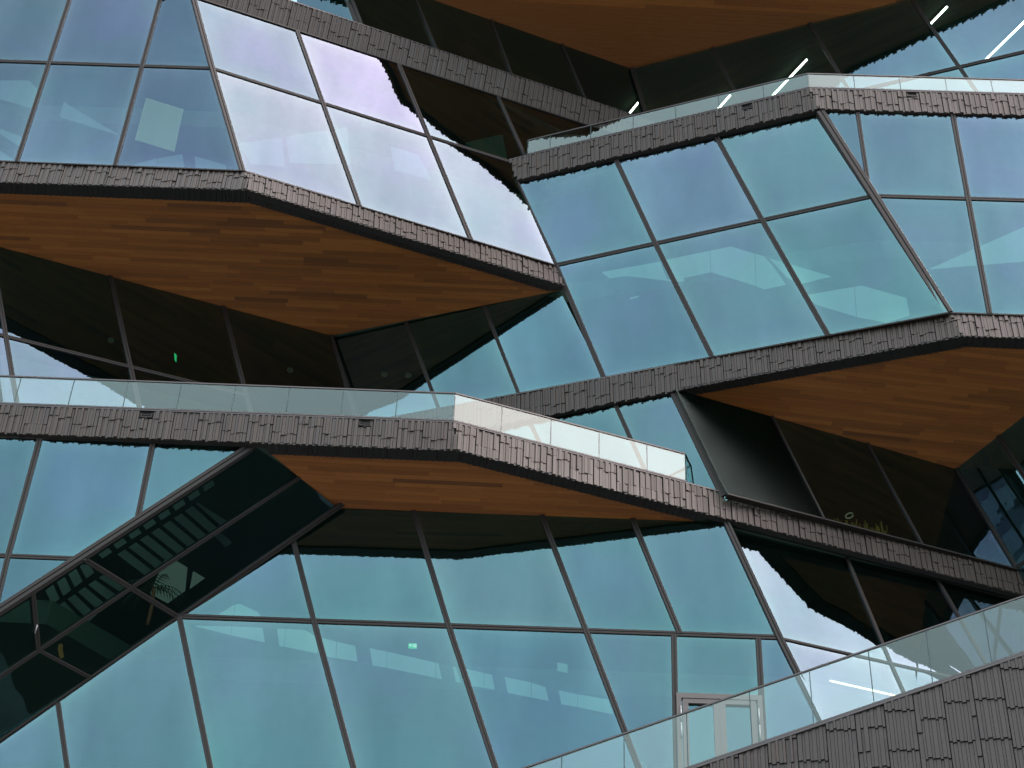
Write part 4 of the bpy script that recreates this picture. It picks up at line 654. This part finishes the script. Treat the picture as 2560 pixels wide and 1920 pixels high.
c0, c1 = map(Vector, COLUMN); c1 = Vector((c0.x, c0.y, c1.z - .5))
tag(tube('column', [c0, c1], .26, mat('pale_green_column', (0.22, 0.36, 0.3), .7), seg=24), 'pale green round column faintly visible behind the dark top glass wall', 'column')
M_part = emit('dim_green_glow', (0.1, 0.5, 0.4), .022)  # panels glow by themselves, painting a dim glimpse of the room
e = empty('glow_panels', GLOW_PANELS[0][0], 'dim green glowing panels low behind the dark part of the lilac glass wall', 'glowing panels')
for q in GLOW_PANELS: prism('glow_panel', q, FACETS['B']['n'], 0, -.03, M_part, e)
M_down = emit('dim_downlight', (0.6, 0.9, 0.7), .012)
for i, (p, lb) in enumerate(zip(DOWN, ('left one of two dim round downlights low behind the central dark glass', 'right one of two dim round downlights low behind the central dark glass', 'upper dim round downlight behind the central dark glass',
        'dim round downlight behind the dark glass at the far left', 'dim round downlight left of the valley between the two dark glass walls'))):
    p = Vector(p); ring = [p + Vector((math.cos(a * .5236) * .10, math.sin(a * .5236) * .10, 0)) for a in range(12)]
    e = empty('downlight', p, lb, 'downlight', 'dim downlights in the rooms'); prism('lens', ring, (0, 0, 1), 0, .02, M_down, e)
    prism('trim_ring', [p + (q - p) * 1.25 for q in ring], (0, 0, 1), .022, .04, M_in, e)
g0, g1, g2 = map(Vector, GLINT)
e = empty('chandelier', g0, 'yellow glinting chandelier of fine rods at the foot of the right dark glass wall', 'chandelier')
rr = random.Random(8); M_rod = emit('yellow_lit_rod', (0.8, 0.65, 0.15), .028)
tube('ring_lamp', [g0 + Vector((math.cos(a) * .11, math.sin(a) * .11, .05 + .03 * math.cos(a))) for a in [j * math.pi / 8 for j in range(15)]], .02, emit('soft_white_ring', (1, .95, .7), .06), e)
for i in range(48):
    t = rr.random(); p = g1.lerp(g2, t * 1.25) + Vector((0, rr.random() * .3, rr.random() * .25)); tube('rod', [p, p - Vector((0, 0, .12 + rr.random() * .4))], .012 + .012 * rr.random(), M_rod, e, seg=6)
p = Vector(PENDANT); e = empty('pendant_lamp', p, 'small golden pendant lamp glowing behind the diagonal dark glass band', 'lamp')
tube('glass_shade', [p + Vector((0, 0, .12)), p, p - Vector((-.05, 0, .14)), p - Vector((-.09, 0, .26))], .06, M_gold, e); tube('cord', [p + Vector((0, 0, .121)), p + Vector((0, 0, .9))], .01, M_gap, e)
tag(tube('metal_rail', CHROME, .03, M_hinge), 'small curved pale metal rail end at the bottom edge behind the tall balustrade', 'rail')

# room behind the diagonal glass band: ceiling panels, pale glowing panels for a window, palm
nJ = Vector(FACETS['J']['n'])
e = empty('ceiling_panels', JPANELS[0][0], 'rows of grey ceiling panels behind the dark diagonal glass band', 'ceiling panels')
for q in JPANELS: prism('ceiling_panel', q, nJ, 0, -.05, M_in2, e)
e = empty('window_glow', JPALE[0][0], 'pale greenish glowing panels standing in for a window behind the dark diagonal glass band beside the palm', 'window')
M_pale = emit('dim_green_window_glow', (0.45, 0.62, 0.55), .075)  # added panels with their own glow, in place of daylight through a window
for q in JPALE: prism('window_glow_panel', q, nJ, 0, -.04, M_pale, e)
pb = Vector(PALM)
e = empty('palm_plant', pb, 'potted palm with drooping fronds behind the dark diagonal glass band', 'palm')
R = random.Random(4)
tube('stem', [pb + Vector((0, .1, -1.2)), pb + Vector((.03, .05, -.6)), pb], .05, M_pot, e)
for i in range(9):
    a = i * .7 + R.random() * .3; dr = Vector((math.cos(a), math.sin(a) * .5, .4 + R.random() * .5)).normalized(); L_ = .8 + R.random() * .3
    pts = [pb + dr * (L_ * t) + Vector((0, 0, -.8 * t * t)) for t in [j / 9 for j in range(10)]]
    fr = tube('frond', pts, .01, M_leaf, e, seg=5)
    v = []; f = []
    for j in range(1, 10):
        p = pts[j]; tng = (pts[j] - pts[j - 1]).normalized(); sd_ = tng.cross(Vector((0, 0, 1))).normalized()
        for s in (-1, 1):
            tip = p + sd_ * s * (.26 * (1 - j / 14)) + tng * .12 + Vector((0, 0, -.14)); b0 = len(v)
            v += [p - tng * .018, p + tng * .018, tip, p + Vector((0, 0, .012))]; f += [(b0, b0 + 1, b0 + 2), (b0 + 1, b0 + 3, b0 + 2), (b0 + 3, b0, b0 + 2), (b0, b0 + 3, b0 + 1)]
    lf = obj('leaflets', mesh('leaflets', local(v, fr.location + pb), f), M_leaf, None)
    lf.parent = fr; lf.matrix_basis = Matrix.Identity(4)
    lf.data.transform(Matrix.Translation(-pb)) if False else None
# small handle on the opening vent of the diagonal band
h0, h1 = map(Vector, HANDLE)
e = tag(tube('window_handle', [h0 + nJ * .03, h0 + nJ * .10, h1 + nJ * .10], .018, M_hinge), 'small pale lever handle on the opening pane of the dark diagonal band', 'handle')
